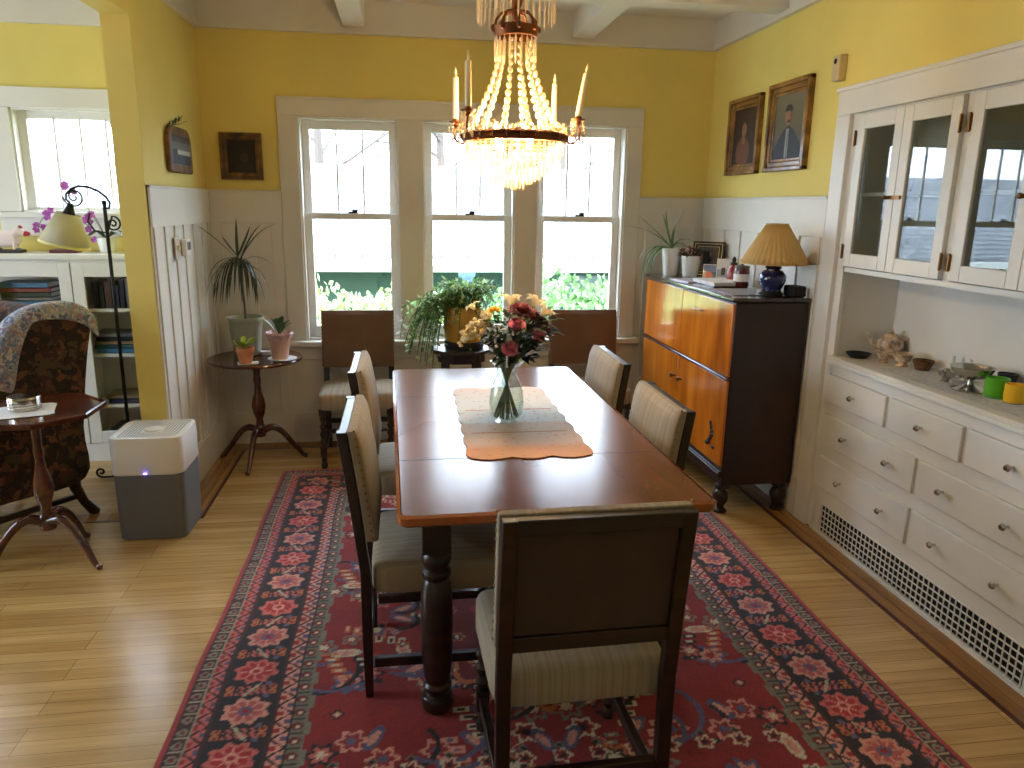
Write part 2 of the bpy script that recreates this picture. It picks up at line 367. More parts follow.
def sash(mb, x0, x1, z0, z1, y, st=.052, rb=.05, rt=.05, muntins=0, mw=.011):
    mb.box(x0, x0+st, y, y+.032, z0, z1).box(x1-st, x1, y, y+.032, z0, z1).box(x0+st, x1-st, y, y+.032, z0, z0+rb).box(x0+st, x1-st, y, y+.032, z1-rt, z1)
    w = (x1-x0-2*st)/(muntins+1)
    for k in range(muntins): q = x0+st+w*(k+1); mb.box(q-mw/2, q+mw/2, y+.006, y+.026, z0+rb, z1-rt)
def window_unit(idx, a, b):
    w = thing('window_%d' % idx, 'double-hung sash window', 'window', (0, 0, 0)); del w['label'], w['category']; w['kind'] = 'structure'
    j = MB().box(a, a+.012, YB-.012, YB+.15, WZ0, WZ1).box(b-.012, b, YB-.012, YB+.15, WZ0, WZ1).box(a, b, YB-.012, YB+.15, WZ1-.012, WZ1).box(a, b, YB-.0, YB+.17, WZ0, WZ0+.012)
    struct('window_frame', j, m_white, w, bevel=.002)
    u = MB(); sash(u, a+.012, b-.012, 1.405, WZ1-.012, YB+.078, .045, .036, .05, 2); struct('upper_sash', u, m_white, w, bevel=.003)
    l = MB(); sash(l, a+.012, b-.012, WZ0+.012, 1.436, YB+.040, .045, .07, .036); struct('lower_sash', l, m_white, w, bevel=.003)
    struct('pane', MB().box(a+.05, b-.05, YB+.092, YB+.094, 1.43, WZ1-.05), m_glass, w, smooth=False)
    struct('pane', MB().box(a+.05, b-.05, YB+.054, YB+.056, WZ0+.07, 1.41), m_glass, w, smooth=False)
    cx = (a+b)/2+.01
    k = MB().cbox((cx, YB+.055, 1.441), (.055, .02, .01)).ball((cx+.012, YB+.05, 1.452), (.02, .008, .008)); struct('sash_lock', k, m_iron, w)
    return w
for i, (a, b) in enumerate(WIN): window_unit(i+1, a, b)
w = thing('window_4', 'x', 'x'); del w['label'], w['category']; w['kind'] = 'structure'
u = MB(); a, b, z0, z1 = LRW; sash(u, a, b, z0, z1, YB+.05, .055, .03, .05, 4, .012)
struct('window_frame', u, m_white, w, bevel=.003); struct('pane', MB().box(a+.05, b-.05, YB+.065, YB+.067, z0+.03, z1-.04), m_glass, w, smooth=False)
u = MB(); struct('window_frame', MB().box(a, a+.010, YB-.01, YB+.16, z0, z1).box(b-.01, b, YB-.01, YB+.16, z0, z1).box(a, b, YB-.01, YB+.16, z1-.01, z1).box(a, b, YB-.01, YB+.17, z0, z0+.01), m_white, w)
w = thing('window_6', 'x', 'x'); del w['label'], w['category']; w['kind'] = 'structure'  # unseen living-room window, placed and sized for the daylight it lets in
u = MB(); sash(u, -4.15, -3.45, .6, 2.1, YB+.05, .055, .06, .05, 0); sash(u, -3.45, -2.75, .6, 2.1, YB+.05, .055, .06, .05, 0)
struct('window_frame', u, m_white, w); struct('pane', MB().box(-4.1, -2.8, YB+.065, YB+.067, .65, 2.06), m_glass, w, smooth=False)
w = thing('window_5', 'x', 'x'); del w['label'], w['category']; w['kind'] = 'structure'  # out of view too, position and size set to light the cupboard side
u = MB()
for k in range(2):
    q = 1.9+k*.75; u.box(XW-.08, XW-.03, q, q+.06, .65, 2.15).box(XW-.08, XW-.03, q+.69, q+.75, .65, 2.15).box(XW-.08, XW-.03, q, q+.75, .65, .71).box(XW-.08, XW-.03, q, q+.75, 2.09, 2.15).box(XW-.08, XW-.03, q, q+.75, 1.36, 1.40)
struct('window_frame', u, m_white, w); struct('pane', MB().box(XW-.056, XW-.054, 1.93, 3.37, .7, 2.12), m_glass, w, smooth=False)

# ------------------------------------------------------------------ rug
def hexc(*c): return np.array(c, float)
RED, DRED, NAVY, PINK, LPINK, CREAM, BLUE, TEAL, ORNG, BRN = map(lambda c: hexc(*c), [(150, 26, 26), (112, 20, 22), (28, 17, 22), (190, 92, 86), (208, 140, 126), (206, 188, 158), (88, 84, 116), (122, 116, 100), (190, 104, 62), (60, 24, 24)])
def rug():
    hw, hl, st = 1.11, 1.62, .0062
    nx, ny = int(2*hw/st), int(2*hl/st)
    X, Y = np.meshgrid(np.linspace(-hw, hw, nx), np.linspace(-hl, hl, ny)); x, y = X.ravel(), Y.ravel()
    R = np.random.RandomState(3)
    wob = .004*np.sin(y*4)+.002*np.sin(y*11+1)
    dx, dy = hw-np.abs(x), hl-np.abs(y); side = dx < dy; d = np.where(side, dx, dy); s = np.where(side, y, x)
    col = np.tile(RED, (len(x), 1))
    n1 = R.rand(ny, nx).ravel()
    def put(mk, c, a=1.0): col[mk] = col[mk]*(1-a)+c*a
    tri = lambda t, p: np.abs(((t/p) % 1)-.5)*2       # 0..1
    # field ----------------------------------------------------------------
    ax, ay = np.abs(x), np.abs(y)
    # abrash: bands of slightly different red
    put(np.ones(len(x), bool), DRED, .18)
    put((np.sin(y*7)+np.sin(y*17+2)) > .6, DRED, .25)
    def flower(cx, cy, r, c1, c2, c3, pet=6):
        mk0 = (np.abs(x-cx) < r*1.4) & (np.abs(y-cy) < r*1.4); i = np.where(mk0)[0]
        rr = np.hypot(x[i]-cx, y[i]-cy); th = np.arctan2(y[i]-cy, x[i]-cx); e = r*(1+.22*np.cos(th*pet))
        col[i[rr < e]] = c1; col[i[rr < e*.68]] = c2; col[i[rr < e*.36]] = c3
    def comb(cx, cy, L, c1, c2, n=5, vert=False, tilt=.3):
        for k in range(n):
            t = (k-(n-1)/2)*L/n; px, py = (cx+t, cy+t*tilt) if not vert else (cx+t*tilt, cy+t)
            mk = (np.abs(x-px) < (L/n*.32 if not vert else .024)) & (np.abs(y-py) < (.024 if not vert else L/n*.32)); put(mk, c1)
            mk = (np.abs(x-px) < (L/n*.14 if not vert else .012)) & (np.abs(y-py) < (.012 if not vert else L/n*.14)); put(mk, c2)
    def arc(cx, cy, r, a0, a1, w_, c_):
        i = np.where((np.abs(x-cx) < r+w_) & (np.abs(y-cy) < r+w_))[0]
        rr = np.hypot(x[i]-cx, y[i]-cy); th = np.arctan2(y[i]-cy, x[i]-cx)
        col[i[(np.abs(rr-r) < w_) & (th > a0) & (th < a1)]] = c_
    def leaf(cx, cy, L, w_, ang, c1, c2):
        i = np.where((np.abs(x-cx) < L) & (np.abs(y-cy) < L))[0]; ca, sa = math.cos(ang), math.sin(ang)
        u_ = (x[i]-cx)*ca+(y[i]-cy)*sa; v_ = -(x[i]-cx)*sa+(y[i]-cy)*ca; e = (u_/L*2)**2+(v_/w_*2)**2
        col[i[e < 1]] = c1; col[i[e < .35]] = c2
    pal = [(PINK, BLUE, CREAM), (CREAM, RED, NAVY), (BLUE, LPINK, RED), (ORNG, NAVY, CREAM), (LPINK, RED, BLUE), (NAVY, PINK, CREAM), (TEAL, RED, CREAM)]
    fx, fy = hw-.40, hl-.40
    for q in range(80):
        cx, cy = R.uniform(.02, fx), R.uniform(.02, fy); k = R.randint(7)
        for sx in (-1, 1):
            for sy in (-1, 1):
                t = R.rand()
                if q % 5 == 0: arc(sx*cx, sy*cy, .05+.04*(q % 3), -2+.3*sx, 1.2+.4*sy, .008, BLUE if q % 2 else NAVY)
                elif q % 5 == 1: comb(sx*cx, sy*cy, .16, pal[k][0], pal[k][2], 4+q % 3, q % 2 == 0, .4*sx)
                elif q % 5 == 2: leaf(sx*cx, sy*cy, .11, .045, sx*sy*(.6+q*.1), BLUE if q % 3 else CREAM, LPINK)
                else: flower(sx*cx, sy*cy, .020+.011*(q % 4), *pal[k], pet=4+q % 4)
    # big centre medallion and corner pieces
    mr = np.hypot(x/.42, y/.70); mt = np.arctan2(y/.7, x/.42); e = 1+.07*np.cos(mt*16)
    put((mr < e*.83) & (mr > e*.79), ORNG); put(mr < e*.79, DRED)
    for k in range(16):
        a = k*PI/8; flower(.27*math.cos(a), .47*math.sin(a), .026, ORNG, NAVY, CREAM); 
    flower(0, 0, .16, RED, PINK, NAVY, 8); flower(0, .28, .07, LPINK, BLUE, CREAM); flower(0, -.28, .07, LPINK, BLUE, CREAM)
    cd = np.abs(ax-fx)/.30+np.abs(ay-fy)/.44
    put(cd < .62, TEAL); put(cd < .57, NAVY, .9)
    for sx in (-1, 1):
        for sy in (-1, 1):
            flower(sx*(fx-.09), sy*(fy-.12), .05, PINK, RED, CREAM); flower(sx*(fx-.04), sy*(fy-.27), .03, CREAM, BLUE, RED); flower(sx*(fx-.19), sy*(fy-.05), .03, ORNG, BLUE, CREAM)
    # rows of small tree motifs near the ends of the field
    for sy in (-1, 1):
        for k in range(-6, 7):
            flower(k*.105, sy*(fy-.42), .026, CREAM, RED, NAVY, 5); flower(k*.105, sy*(fy-.46), .012, TEAL, NAVY, NAVY, 4)
    # stepped field edge
    st_ = .388+.010*(tri(s, .12) > .5)
    put((d < st_) , TEAL)
    # borders ----------------------------------------------------------------
    put(d < .385, TEAL*.9)
    p = .062; t = (s/p) % 1
    put((d > .34) & (d < .385) & (np.hypot((t-.5)*p, (d-.3625)) < .017), DRED); put((d > .34) & (d < .385) & (np.hypot((t-.5)*p, (d-.3625)) < .007), CREAM)
    put((d > .34) & (d < .385) & (np.abs(t-.02) < .07), NAVY)
    put((d > .338) & (d < .343), NAVY)
    def zig(a, b, pp, c0, cl):
        k_ = (d >= a) & (d < b); put(k_, c0); zz = a+(b-a)*tri(s, pp); put(k_ & (np.abs(d-zz) < .006), cl)
        put(k_ & (d > a+.6*(b-a)) & (tri(s, pp) < .28), BLUE*.9); put(k_ & (d < a+.4*(b-a)) & (tri(s, pp) > .72), RED)
    zig(.295, .338, .075, LPINK, NAVY)
    put((d > .285) & (d < .295), BRN)
    k_ = (d >= .115) & (d < .285); put(k_, NAVY)
    # main border: alternating rosettes, leaf sprays, florets
    pit = .20; ph = s/pit; cell = np.floor(ph).astype(int); t = (ph-cell-.5)*pit; e = d-.20
    rr = np.hypot(t/.060, e/.066); th = np.arctan2(e, t); lob = 1+.12*np.cos(th*8+cell)
    od = (cell % 2) == 0
    c_out = np.where(od[:, None], PINK, LPINK*.95); c_in = np.where(od[:, None], RED*1.1, PINK*.9)
    mk = k_ & (rr < lob); col[mk] = c_out[mk]; mk = k_ & (rr < lob*.74); col[mk] = c_in[mk]
    mk = k_ & (rr < lob*.74) & (np.abs(np.sin(th*4)) < .22); col[mk] = LPINK
    mk = k_ & (rr < .34); col[mk] = np.where(od[:, None], LPINK, BLUE)[mk]; mk = k_ & (rr < .18); put(mk, RED)
    tt = np.abs(np.abs(t)-pit/2)          # distance to the cell boundary
    strp = (((e*1.0+t*.6)/.022) % 1) < .5
    mk = k_ & (tt < .020) & (np.abs(e) < .05) & strp; col[mk] = (PINK if True else RED)
    mk = k_ & (np.hypot(tt-.012, np.abs(e)-.066) < .013); put(mk, ORNG*.95); mk = k_ & (np.hypot(tt-.014, np.abs(e)-.064) < .006); put(mk, DRED)
    sw = k_ & (np.abs(e-.045*np.sin(s/pit*PI)) < .006) & (rr > 1.2); put(sw, CREAM*.85)
    mk = k_ & (np.hypot(tt-.03, e-.05) < .010); put(mk, BLUE)
    put((d > .105) & (d < .115), BRN)
    zig(.062, .105, .07, PINK, NAVY)
    k_ = (d < .062); put(k_, BRN)
    t = (s/.055) % 1; mk = k_ & (d > .018) & (np.hypot((t-.5)*.055, d-.040) < .016); put(mk, TEAL); mk = k_ & (d > .018) & (np.hypot((t-.5)*.055, d-.040) < .009); put(mk, DRED)
    mk = k_ & (d > .02) & (np.abs(t) < .1); put(mk, CREAM*.8); put((d > .058) & (d < .063), CREAM*.7)
    put(d < .016, RED*.9+20); put(d < .006, PINK*.8)
    col *= (.90+.20*n1)[:, None]
    col = np.clip(col, 0, 255)/255.; col = np.where(col <= .04045, col/12.92, ((col+.055)/1.055)**2.4)
    z = np.full(len(x), .0075)
    v = np.c_[x+wob*(ax > 0), y, z]
    idx = np.arange(nx*ny).reshape(ny, nx)
    f = np.stack([idx[:-1, :-1], idx[:-1, 1:], idx[1:, 1:], idx[1:, :-1]], -1).reshape(-1, 4)
    # skirt down to the floor
    ring = np.concatenate([idx[0, :-1], idx[:-1, -1], idx[-1, :0:-1], idx[:0:-1, 0]])
    vb = v[ring].copy(); vb[:, 2] = .0005; base = len(v); nr = len(ring); v = np.vstack([v, vb])
    k = np.arange(nr); f2 = np.c_[ring[k], base+k, base+(k+1) % nr, ring[(k+1) % nr]]
    f = np.vstack([f, f2]); col = np.vstack([col, col[ring]])
    me = bpy.data.meshes.new('persian_rug'); me.from_pydata(v.tolist(), [], f.tolist()); me.materials.append(attr_mat('woven_wool_pile', .95, .35, .15))
    a = me.color_attributes.new('paint', 'FLOAT_COLOR', 'POINT'); a.data.foreach_set('color', np.c_[col, np.ones(len(col))].astype(np.float32).ravel())
    o = bpy.data.objects.new('persian_rug', me); COL.objects.link(o); o.location = (.42, 2.545, 0)
    tag(o, 'red patterned oriental rug with dark floral border under the dining table', 'rug')
rug()
RZ = .0085     # top of the rug

# ------------------------------------------------------------------ dining table
t = thing('dining_table', 'long mahogany dining table with rounded corners and thick turned legs', 'table', (.372, 2.53, RZ), math.radians(1.0))
TT = .765-RZ
def taper(poly, k):  # slight spread towards the far end, as the top lies
    return poly
top = MB(); L0, L1 = -.835, .835; hw = .408
segs = [(-.835, -.44), (-.438, .0), (.002, .44), (.442, .835)]
pl = rrect(2*hw, 1.67, .022, 4)
top.prism([(x*.985, y*.993) for x, y in pl], TT-.006, TT)
top.prism(pl, TT-.022, TT-.006); top.prism([(x*.99, y*.995) for x, y in pl], TT-.030, TT-.022)
obj('tabletop', top, m_table, t, bevel=.003)
for yy in (-.42, .33): obj('leaf_seam', MB().box(-hw*.98, hw*.98, yy-.0012, yy+.0012, TT, TT+.0006), m_dark, t)
e = MB(); out = rrect(2*hw+.006, 1.676, .025, 4); inn = rrect(2*hw-.012, 1.658, .02, 4); n = len(out)
vs = [(x, y, TT-.022) for x, y in out]+[(x, y, TT-.004) for x, y in out]+[(x, y, TT+.0008) for x, y in inn]
e.add(vs, [(i, (i+1) % n, n+(i+1) % n, n+i) for i in range(n)]+[(n+i, n+(i+1) % n, 2*n+(i+1) % n, 2*n+i) for i in range(n)])
obj('edge_moulding', e, m_tabedge, t, label='amber worn edge moulding')
ap = MB(); ap.box(-.34, .34, -.56, -.535, .615, TT-.03).box(-.34, .34, .535, .56, .615, TT-.03).box(-.35, -.325, -.56, .56, .615, TT-.03).box(.325, .35, -.56, .56, .615, TT-.03)
obj('apron', ap, m_dark, t, bevel=.003)
LEG = [(.030, 0), (.046, .008), (.050, .03), (.046, .05), (.034, .058), (.040, .07), (.044, .085), (.036, .098), (.041, .12), (.046, .20), (.048, .30), (.046, .38), (.040, .425), (.034, .435), (.043, .447), (.043, .46), (.034, .47), (.041, .485), (.045, .50), (.040, .515), (.032, .525)]
for lx, ly in ((-.300, -.535), (.300, -.535), (-.300, .20), (.300, .20)):
    lg = MB(); lg.lathe(LEG, (lx, ly, 0), 20); lg.cbox((lx, ly, (.525+TT-.03)/2), (.082, .082, TT-.03-.525)); obj('leg', lg, m_dark, t, bevel=.002)

# ------------------------------------------------------------------ dining chairs
def chair():
    t = thing('dining_chair', 'x', 'chair')
    W = .215; G = 'upholstered dining chairs'
    t['group'] = G
    # seat cushion
    s_ = MB(); nx_, ny_ = 9, 9; vs = []; fs = []
    for zi, (zz, ins) in enumerate(((.352, .004), (.358, 0), (.425, 0), (.440, .006), (.449, .03))):
        for j in range(36):
            a = 2*PI*j/36; ca, sa = math.cos(a), math.sin(a); pw = .22
            x_ = (abs(ca)**pw)*(1 if ca >= 0 else -1)*(W-ins); y_ = (abs(sa)**pw)*(1 if sa >= 0 else -1)*(.205-ins)+.012
            vs.append((x_, y_, zz))
    for zi in range(4):
        for j in range(36): a, b = zi*36+j, zi*36+(j+1) % 36; fs.append((a, b, b+36, a+36))
    fs.append(tuple(range(35, -1, -1))); c = len(vs); vs.append((0, .012, .462)); fs += [(4*36+j, 4*36+(j+1) % 36, c) for j in range(36)]
    s_.add(vs, fs); obj('seat', s_, m_fabric, t, ang=60)
    # backrest: padded front slab following the raked posts
    def yb(z): return -.195-max(0, z-.42)*.115-.09*max(0, z-.62)**2
    b = MB(); vs = []; fs = []; N = 14; zs = [.522+(.840-.522)*i/(N-2) for i in range(N-1)]+[.8425, .862]
    ring = []
    for i, z in enumerate(zs):
        rx = W+.002; th = .040; top_ = max(0, (z-.830)/.032); thk = th*(1-.25*top_)
        bulge = .010*math.sin(PI*i/N)
        y0 = yb(z)
        bk_ = .004
        for (px, py) in ((-rx, bk_), (-rx, thk*.8), (-rx+.012, thk), (-rx*.5, thk+bulge), (0, thk+bulge*1.2), (rx*.5, thk+bulge), (rx-.012, thk), (rx, thk*.8), (rx, bk_)):
            vs.append((px, y0+py, z))
    k = 9
    for i in range(N):
        for j in range(k): a, c_ = i*k+j, i*k+(j+1) % k; fs.append((a, c_, c_+k, a+k))
    fs.append(tuple(range(k-1, -1, -1))); fs.append(tuple(N*k+j for j in range(k)))
    b.add(vs, fs); bk = obj('backrest', b, m_fabric, t, ang=50, bevel=.009, seg=3)
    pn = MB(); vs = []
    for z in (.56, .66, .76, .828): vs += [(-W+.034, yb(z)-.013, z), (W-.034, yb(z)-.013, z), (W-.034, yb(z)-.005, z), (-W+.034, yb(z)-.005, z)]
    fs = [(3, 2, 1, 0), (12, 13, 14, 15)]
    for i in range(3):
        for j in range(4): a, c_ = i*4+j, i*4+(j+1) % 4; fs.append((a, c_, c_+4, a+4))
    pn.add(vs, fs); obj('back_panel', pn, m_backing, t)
    for sx in (-1, 1):
        nl = MB()
        for i in range(15): z = .535+i*.0235; nl.ball((sx*(W+.003), yb(z)+.024, z), (.003, .004, .004), 6, 4)
        obj('nail_trim', nl, m_nail, bk)
    # rear legs run up as posts
    for sx in (-1, 1):
        pts = [(z, yb(z)-.012) for z in (.0, .2, .42, .52, .62, .72, .80, .858)]
        vs = []; fs = []
        for z, y in pts:
            hh = .017 if z > .05 else .013; x_ = sx*(W-.018)
            vs += [(x_-.017, y-hh, z), (x_+.017, y-hh, z), (x_+.017, y+hh*.8, z), (x_-.017, y+hh*.8, z)]
        for i in range(len(pts)-1):
            for j in range(4): a, c_ = i*4+j, i*4+(j+1) % 4; fs.append((a, c_, c_+4, a+4))
        fs += [(3, 2, 1, 0), tuple(len(vs)-4+j for j in range(4))]
        obj('leg', MB().add(vs, fs), m_dark, t, bevel=.003)
    prof = [(.012, 0), (.018, .006), (.018, .03), (.012, .04), (.018, .055), (.012, .07)] 
    for i in range(3): z = .145+i*.045; prof += [(.012, z-.004), (.020, z+.018), (.012, z+.038)]
    prof += [(.014, .285), (.019, .30), (.013, .318)]
    for sx in (-1, 1):
        f_ = MB(); cx, cy = sx*(W-.025), .188
        f_.lathe(prof, (cx, cy, 0), 14); f_.cbox((cx, cy, .105), (.036, .036, .062)); f_.cbox((cx, cy, .338), (.038, .038, .04)); obj('leg', f_, m_dark, t, bevel=.002)
    r_ = MB().box(-W+.03, W-.03, yb(.54)-.024, yb(.54)+.004, .522, .560); obj('back_rail', r_, m_dark, t, bevel=.003)
    r_ = MB().box(-W+.03, W-.03, yb(.84)-.026, yb(.84)+.002, .820, .857); obj('top_rail', r_, m_dark, t, bevel=.003)
    for sx in (-1, 1): obj('stretcher', MB().box(sx*(W-.025)-.012, sx*(W-.025)+.012, -.19, .18, .095, .125), m_dark, t, bevel=.003)
    q = MB(); pr = [(.008, -.16)]
    for i in range(7): x0 = -.15+i*.043; pr += [(.008, x0-.003), (.015, x0+.018), (.008, x0+.037)]
    q.lathe(pr, (0, 0, 0), 12, M=Matrix.Translation((0, .188, .225)) @ Matrix.Rotation(PI/2, 4, 'Y')); q.box(-W+.04, -.158, .182, .194, .219, .231).box(.155, W-.04, .182, .194, .219, .231)
    obj('front_stretcher', q, m_dark, t)
    obj('rear_stretcher', MB().box(-W+.03, W-.03, -.217, -.195, .16, .19), m_dark, t, bevel=.003)
    return t
c0 = chair()
c0.location = (.400, 1.69, RZ); c0.rotation_euler = (0, 0, math.radians(1.5))
c0['label'] = 'dining chair seen from behind at the near end of the table'
dup(c0, (.083, 2.275, RZ), -PI/2, 'dining chair on the armchair side of the table, nearest the camera')
dup(c0, (.062, 3.055, RZ), -PI/2, 'dining chair on the armchair side of the table, nearer the windows')
dup(c0, (.642, 2.40, RZ), PI/2, 'dining chair facing the table from the cupboard side, nearest the camera')
dup(c0, (.652, 3.13, RZ), PI/2, 'dining chair facing the table from the cupboard side, nearer the windows')
la = dup(c0, (-.276, 4.385, 0), PI, 'high-backed chair against the wall below the window beside the round corner table')
lb = dup(c0, (1.130, 4.370, 0), PI, 'high-backed chair against the wall below the window beside the amber cabinet')

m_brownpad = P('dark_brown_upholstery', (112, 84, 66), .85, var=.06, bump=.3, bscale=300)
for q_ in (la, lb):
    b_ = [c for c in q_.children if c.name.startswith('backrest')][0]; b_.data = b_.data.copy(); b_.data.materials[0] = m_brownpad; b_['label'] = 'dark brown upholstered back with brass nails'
# ------------------------------------------------------------------ runner, vase, flowers
def runner():
    zt = .767; pts = []
    W_, y0, y1 = .185, 2.085, 2.95; cx = .375; n = 11
    def scal(t): return .012*abs(math.sin(t*PI))
    L = []
    for i in range(13): f = i/12; L.append((-W_+2*W_*f+0, y0+.012-.022*abs(math.sin(f*3*PI))))
    for i in range(1, 31): f = i/30; L.append((W_+.012*abs(math.sin(f*7*PI))-.012*f, y0+(y1-y0)*f))
    for i in range(1, 13): f = i/12; L.append((W_-.01-2*(W_-.01)*f, y1+.018*abs(math.sin(f*3*PI))))
    for i in range(1, 30): f = 1-i/30; L.append((-W_-.012*abs(math.sin(f*7*PI))+.012*f, y0+(y1-y0)*f))
    L = [(cx+x, y) for x, y in L]
    n_ = NT('embroidered_linen'); v = n_.coord((1, 1, 1))
    sx = n_.n('ShaderNodeSeparateXYZ'); n_.l(v, sx.inputs[0]); mr = n_.n('ShaderNodeMapRange'); mr.inputs[1].default_value = 2.08; mr.inputs[2].default_value = 2.95; n_.l(sx.outputs['Y'], mr.inputs[0])
    base = n_.ramp(mr.outputs[0], [(0, (214, 156, 104)), (.11, (206, 150, 108)), (.17, (204, 176, 158)), (.42, (206, 186, 172)), (.44, (206, 214, 220)), (.75, (208, 214, 222)), (1, (226, 214, 216))])
    vo = n_.n('ShaderNodeTexVoronoi', i_Scale=34.0); n_.l(v, vo.inputs['Vector']); ns = n_.n('ShaderNodeTexNoise', i_Scale=14.0); n_.l(v, ns.inputs['Vector'])
    msk = n_.n('ShaderNodeMath', operation='LESS_THAN'); msk.inputs[1].default_value = .22; n_.l(vo.outputs['Distance'], msk.inputs[0])
    m2 = n_.n('ShaderNodeMath', operation='MULTIPLY'); m2.inputs[1].default_value = .55; n_.l(msk.outputs[0], m2.inputs[0])
    mx = n_.n('ShaderNodeMix', data_type='RGBA'); n_.l(m2.outputs[0], mx.inputs['Factor']); n_.l(base, mx.inputs[6])
    n_.l(n_.ramp(ns.outputs['Fac'], [(.4, (206, 100, 84)), (.6, (150, 160, 96))]), mx.inputs[7]); n_.l(mx.outputs[2], n_.b.inputs['Base Color'])
    n_.b.inputs['Roughness'].default_value = .7; n_.bump(ns.outputs['Fac'], .2, .003)
    mb = MB().prism(L, zt-.0004, zt+.0016)
    solo('table_runner', mb, n_.m, 'scalloped embroidered table runner lying along the dining table', 'table runner', smooth=False)
    mb = MB()
    for yy in (2.34, 2.62): mb.box(cx-.16, cx+.16, yy-.002, yy+.002, zt+.0016, zt+.0022)
    obj('stitching', mb, P('red_thread', (196, 92, 80), .8), bpy.data.objects['table_runner'])
runner()
VX, VY, VZ = .347, 2.47, .7692
vs_ = thing('glass_vase', 'clear glass vase with a flared rim standing on the table runner', 'vase', (VX, VY, VZ))
outp = [(.036, .0), (.044, .004), (.056, .03), (.061, .07), (.057, .11), (.044, .145), (.034, .168), (.036, .180), (.046, .20), (.058, .213)]
inp = [(r-.003, z) for r, z in outp[2:]][::-1] + [(.035, .012)]
v_ = MB().lathe(outp+inp, seg=32, cap=False); v_.lathe([(.0005, 0), (.036, 0)], seg=32, cap=False).lathe([(.035, .012), (.0005, .012)], seg=32, cap=False)
obj('body', v_, m_vase, vs_, ang=70)
w_ = MB().lathe([(.034, .013), (.052, .031), (.0575, .07), (.0535, .11), (.045, .135), (.0005, .135)], seg=32, cap=False); obj('water', w_, m_water, vs_, ang=70)
def stem_pts(h, ang, ro=.043):
    ca, sa = math.cos(ang), math.sin(ang); h = Vector(h)
    b = Vector((VX-ca*ro, VY-sa*ro, VZ+.018)); nk = Vector((VX+ca*.012, VY+sa*.012, VZ+.172)); p3 = nk+(h-nk)*.5+Vector((0, 0, .02))
    return [b, b.lerp(nk, .5), nk, p3, h]
BL = {}
def bloom(kind, h, r, seed):
    R = random.Random(seed); mb = MB(); h = Vector(h); out = (h-Vector((VX, VY, VZ+.2))).normalized()
    q = out.to_track_quat('Z', 'Y').to_matrix().to_4x4(); q.translation = h
    if kind == 'mum':
        for ring in range(7):
            el = math.radians(-10+ring*15); nn = 18-ring*2
            for k in range(nn):
                a = 2*PI*(k+R.random()*.5)/nn; ln = r*(1-.08*ring)
                d = Vector((math.cos(a)*math.cos(el), math.sin(a)*math.cos(el), math.sin(el)*.75)); sd = Vector((-math.sin(a), math.cos(a), 0))*r*.11
                p = d*ln; c_ = d*ln*.45
                mb.add([c_-sd*.6, c_+sd*.6, p*.85+sd, p+Vector((0, 0, .003)), p*.85-sd], [(0, 1, 2, 3, 4)], M=q)
        mb.ball((0, 0, r*.2), (r*.45, r*.45, r*.35), 10, 6, M=q)
    elif kind == 'carn':
        for ring in range(5):
            el = math.radians(5+ring*18); nn = 9
            for k in range(nn):
                a = 2*PI*(k+R.random())/nn; pts = []
                sd = Vector((-math.sin(a), math.cos(a), 0)); d = Vector((math.cos(a)*math.cos(el), math.sin(a)*math.cos(el), math.sin(el)*.8))
                vs = [Vector((0, 0, -r*.3)), d*r*.8-sd*r*.4, d*r*(1+R.random()*.12)-sd*r*.18, d*r*.9, d*r*(1+R.random()*.12)+sd*r*.18, d*r*.8+sd*r*.4]
                mb.add(vs, [(0, 1, 2, 3), (0, 3, 4, 5)], M=q)
        mb.lathe([(r*.15, -r*.9), (r*.28, -r*.5), (r*.5, -r*.1)], seg=10, M=q, cap=False)
        mb.ball((0, 0, r*.1), (r*.6, r*.6, r*.5), 10, 6, M=q)
    elif kind == 'lily':
        for k in range(6):
            a = 2*PI*k/6+R.random()*.3; d = Vector((math.cos(a), math.sin(a), 0)); sd = Vector((-math.sin(a), math.cos(a), 0))
            pts = [Vector((0, 0, -r*.5)), d*r*.35+Vector((0, 0, r*.2)), d*r*.8+Vector((0, 0, r*.35)), d*r*1.15+Vector((0, 0, r*.1))]; ws = [.06, .26, .24, .03]
            vs = []; fs = []
            for p, w0 in zip(pts, ws): vs += [p-sd*w0*r+Vector((0, 0, .15*r*w0)), p, p+sd*w0*r+Vector((0, 0, .15*r*w0))]
            for i in range(3): fs += [(i*3, i*3+1, i*3+4, i*3+3), (i*3+1, i*3+2, i*3+5, i*3+4)]
            mb.add(vs, fs, M=q)
    return mb
m_mum = P('dark_red_petals', (116, 14, 30), .6, var=.25, vscale=60); m_carn = P('rose_pink_petals', (234, 140, 160), .7, var=.2, vscale=60)
m_creamp = thin('cream_petals', (248, 234, 196), .4, .6, .03); m_yelp = P('yellow_petals', (226, 186, 60), .6, var=.1); m_whp = P('white_petals', (240, 240, 236), .6)
m_stem = P('flower_stem_green', (70, 92, 44), .5, var=.2)
FG = 'cut flowers in the glass vase'
def flower(name, label, cat, kind, h, r, mat, ang, seed=1):
    t = thing(name, label, cat, (0, 0, 0), 0, FG)
    pts = stem_pts(h, ang); obj('stem', MB().tube(pts, .0026, 6), m_stem, t)
    obj('bloom', bloom(kind, h, r, seed), mat, t, ang=25)
    return t
def V(px, py, Y=2.47): return aY(px, py, Y)
flower('chrysanthemum', 'large dark red chrysanthemum at the top of the bouquet', 'flower', 'mum', V(522, 311, 2.42), .052, m_mum, 0.6, 1)
flower('chrysanthemum', 'dark red chrysanthemum on the cupboard side of the bouquet', 'flower', 'mum', V(541, 324, 2.44), .046, m_mum, .1, 2)
flower('chrysanthemum', 'dark red chrysanthemum between the other two dark red ones', 'flower', 'mum', V(532, 317, 2.48), .050, m_mum, 1.2, 3)
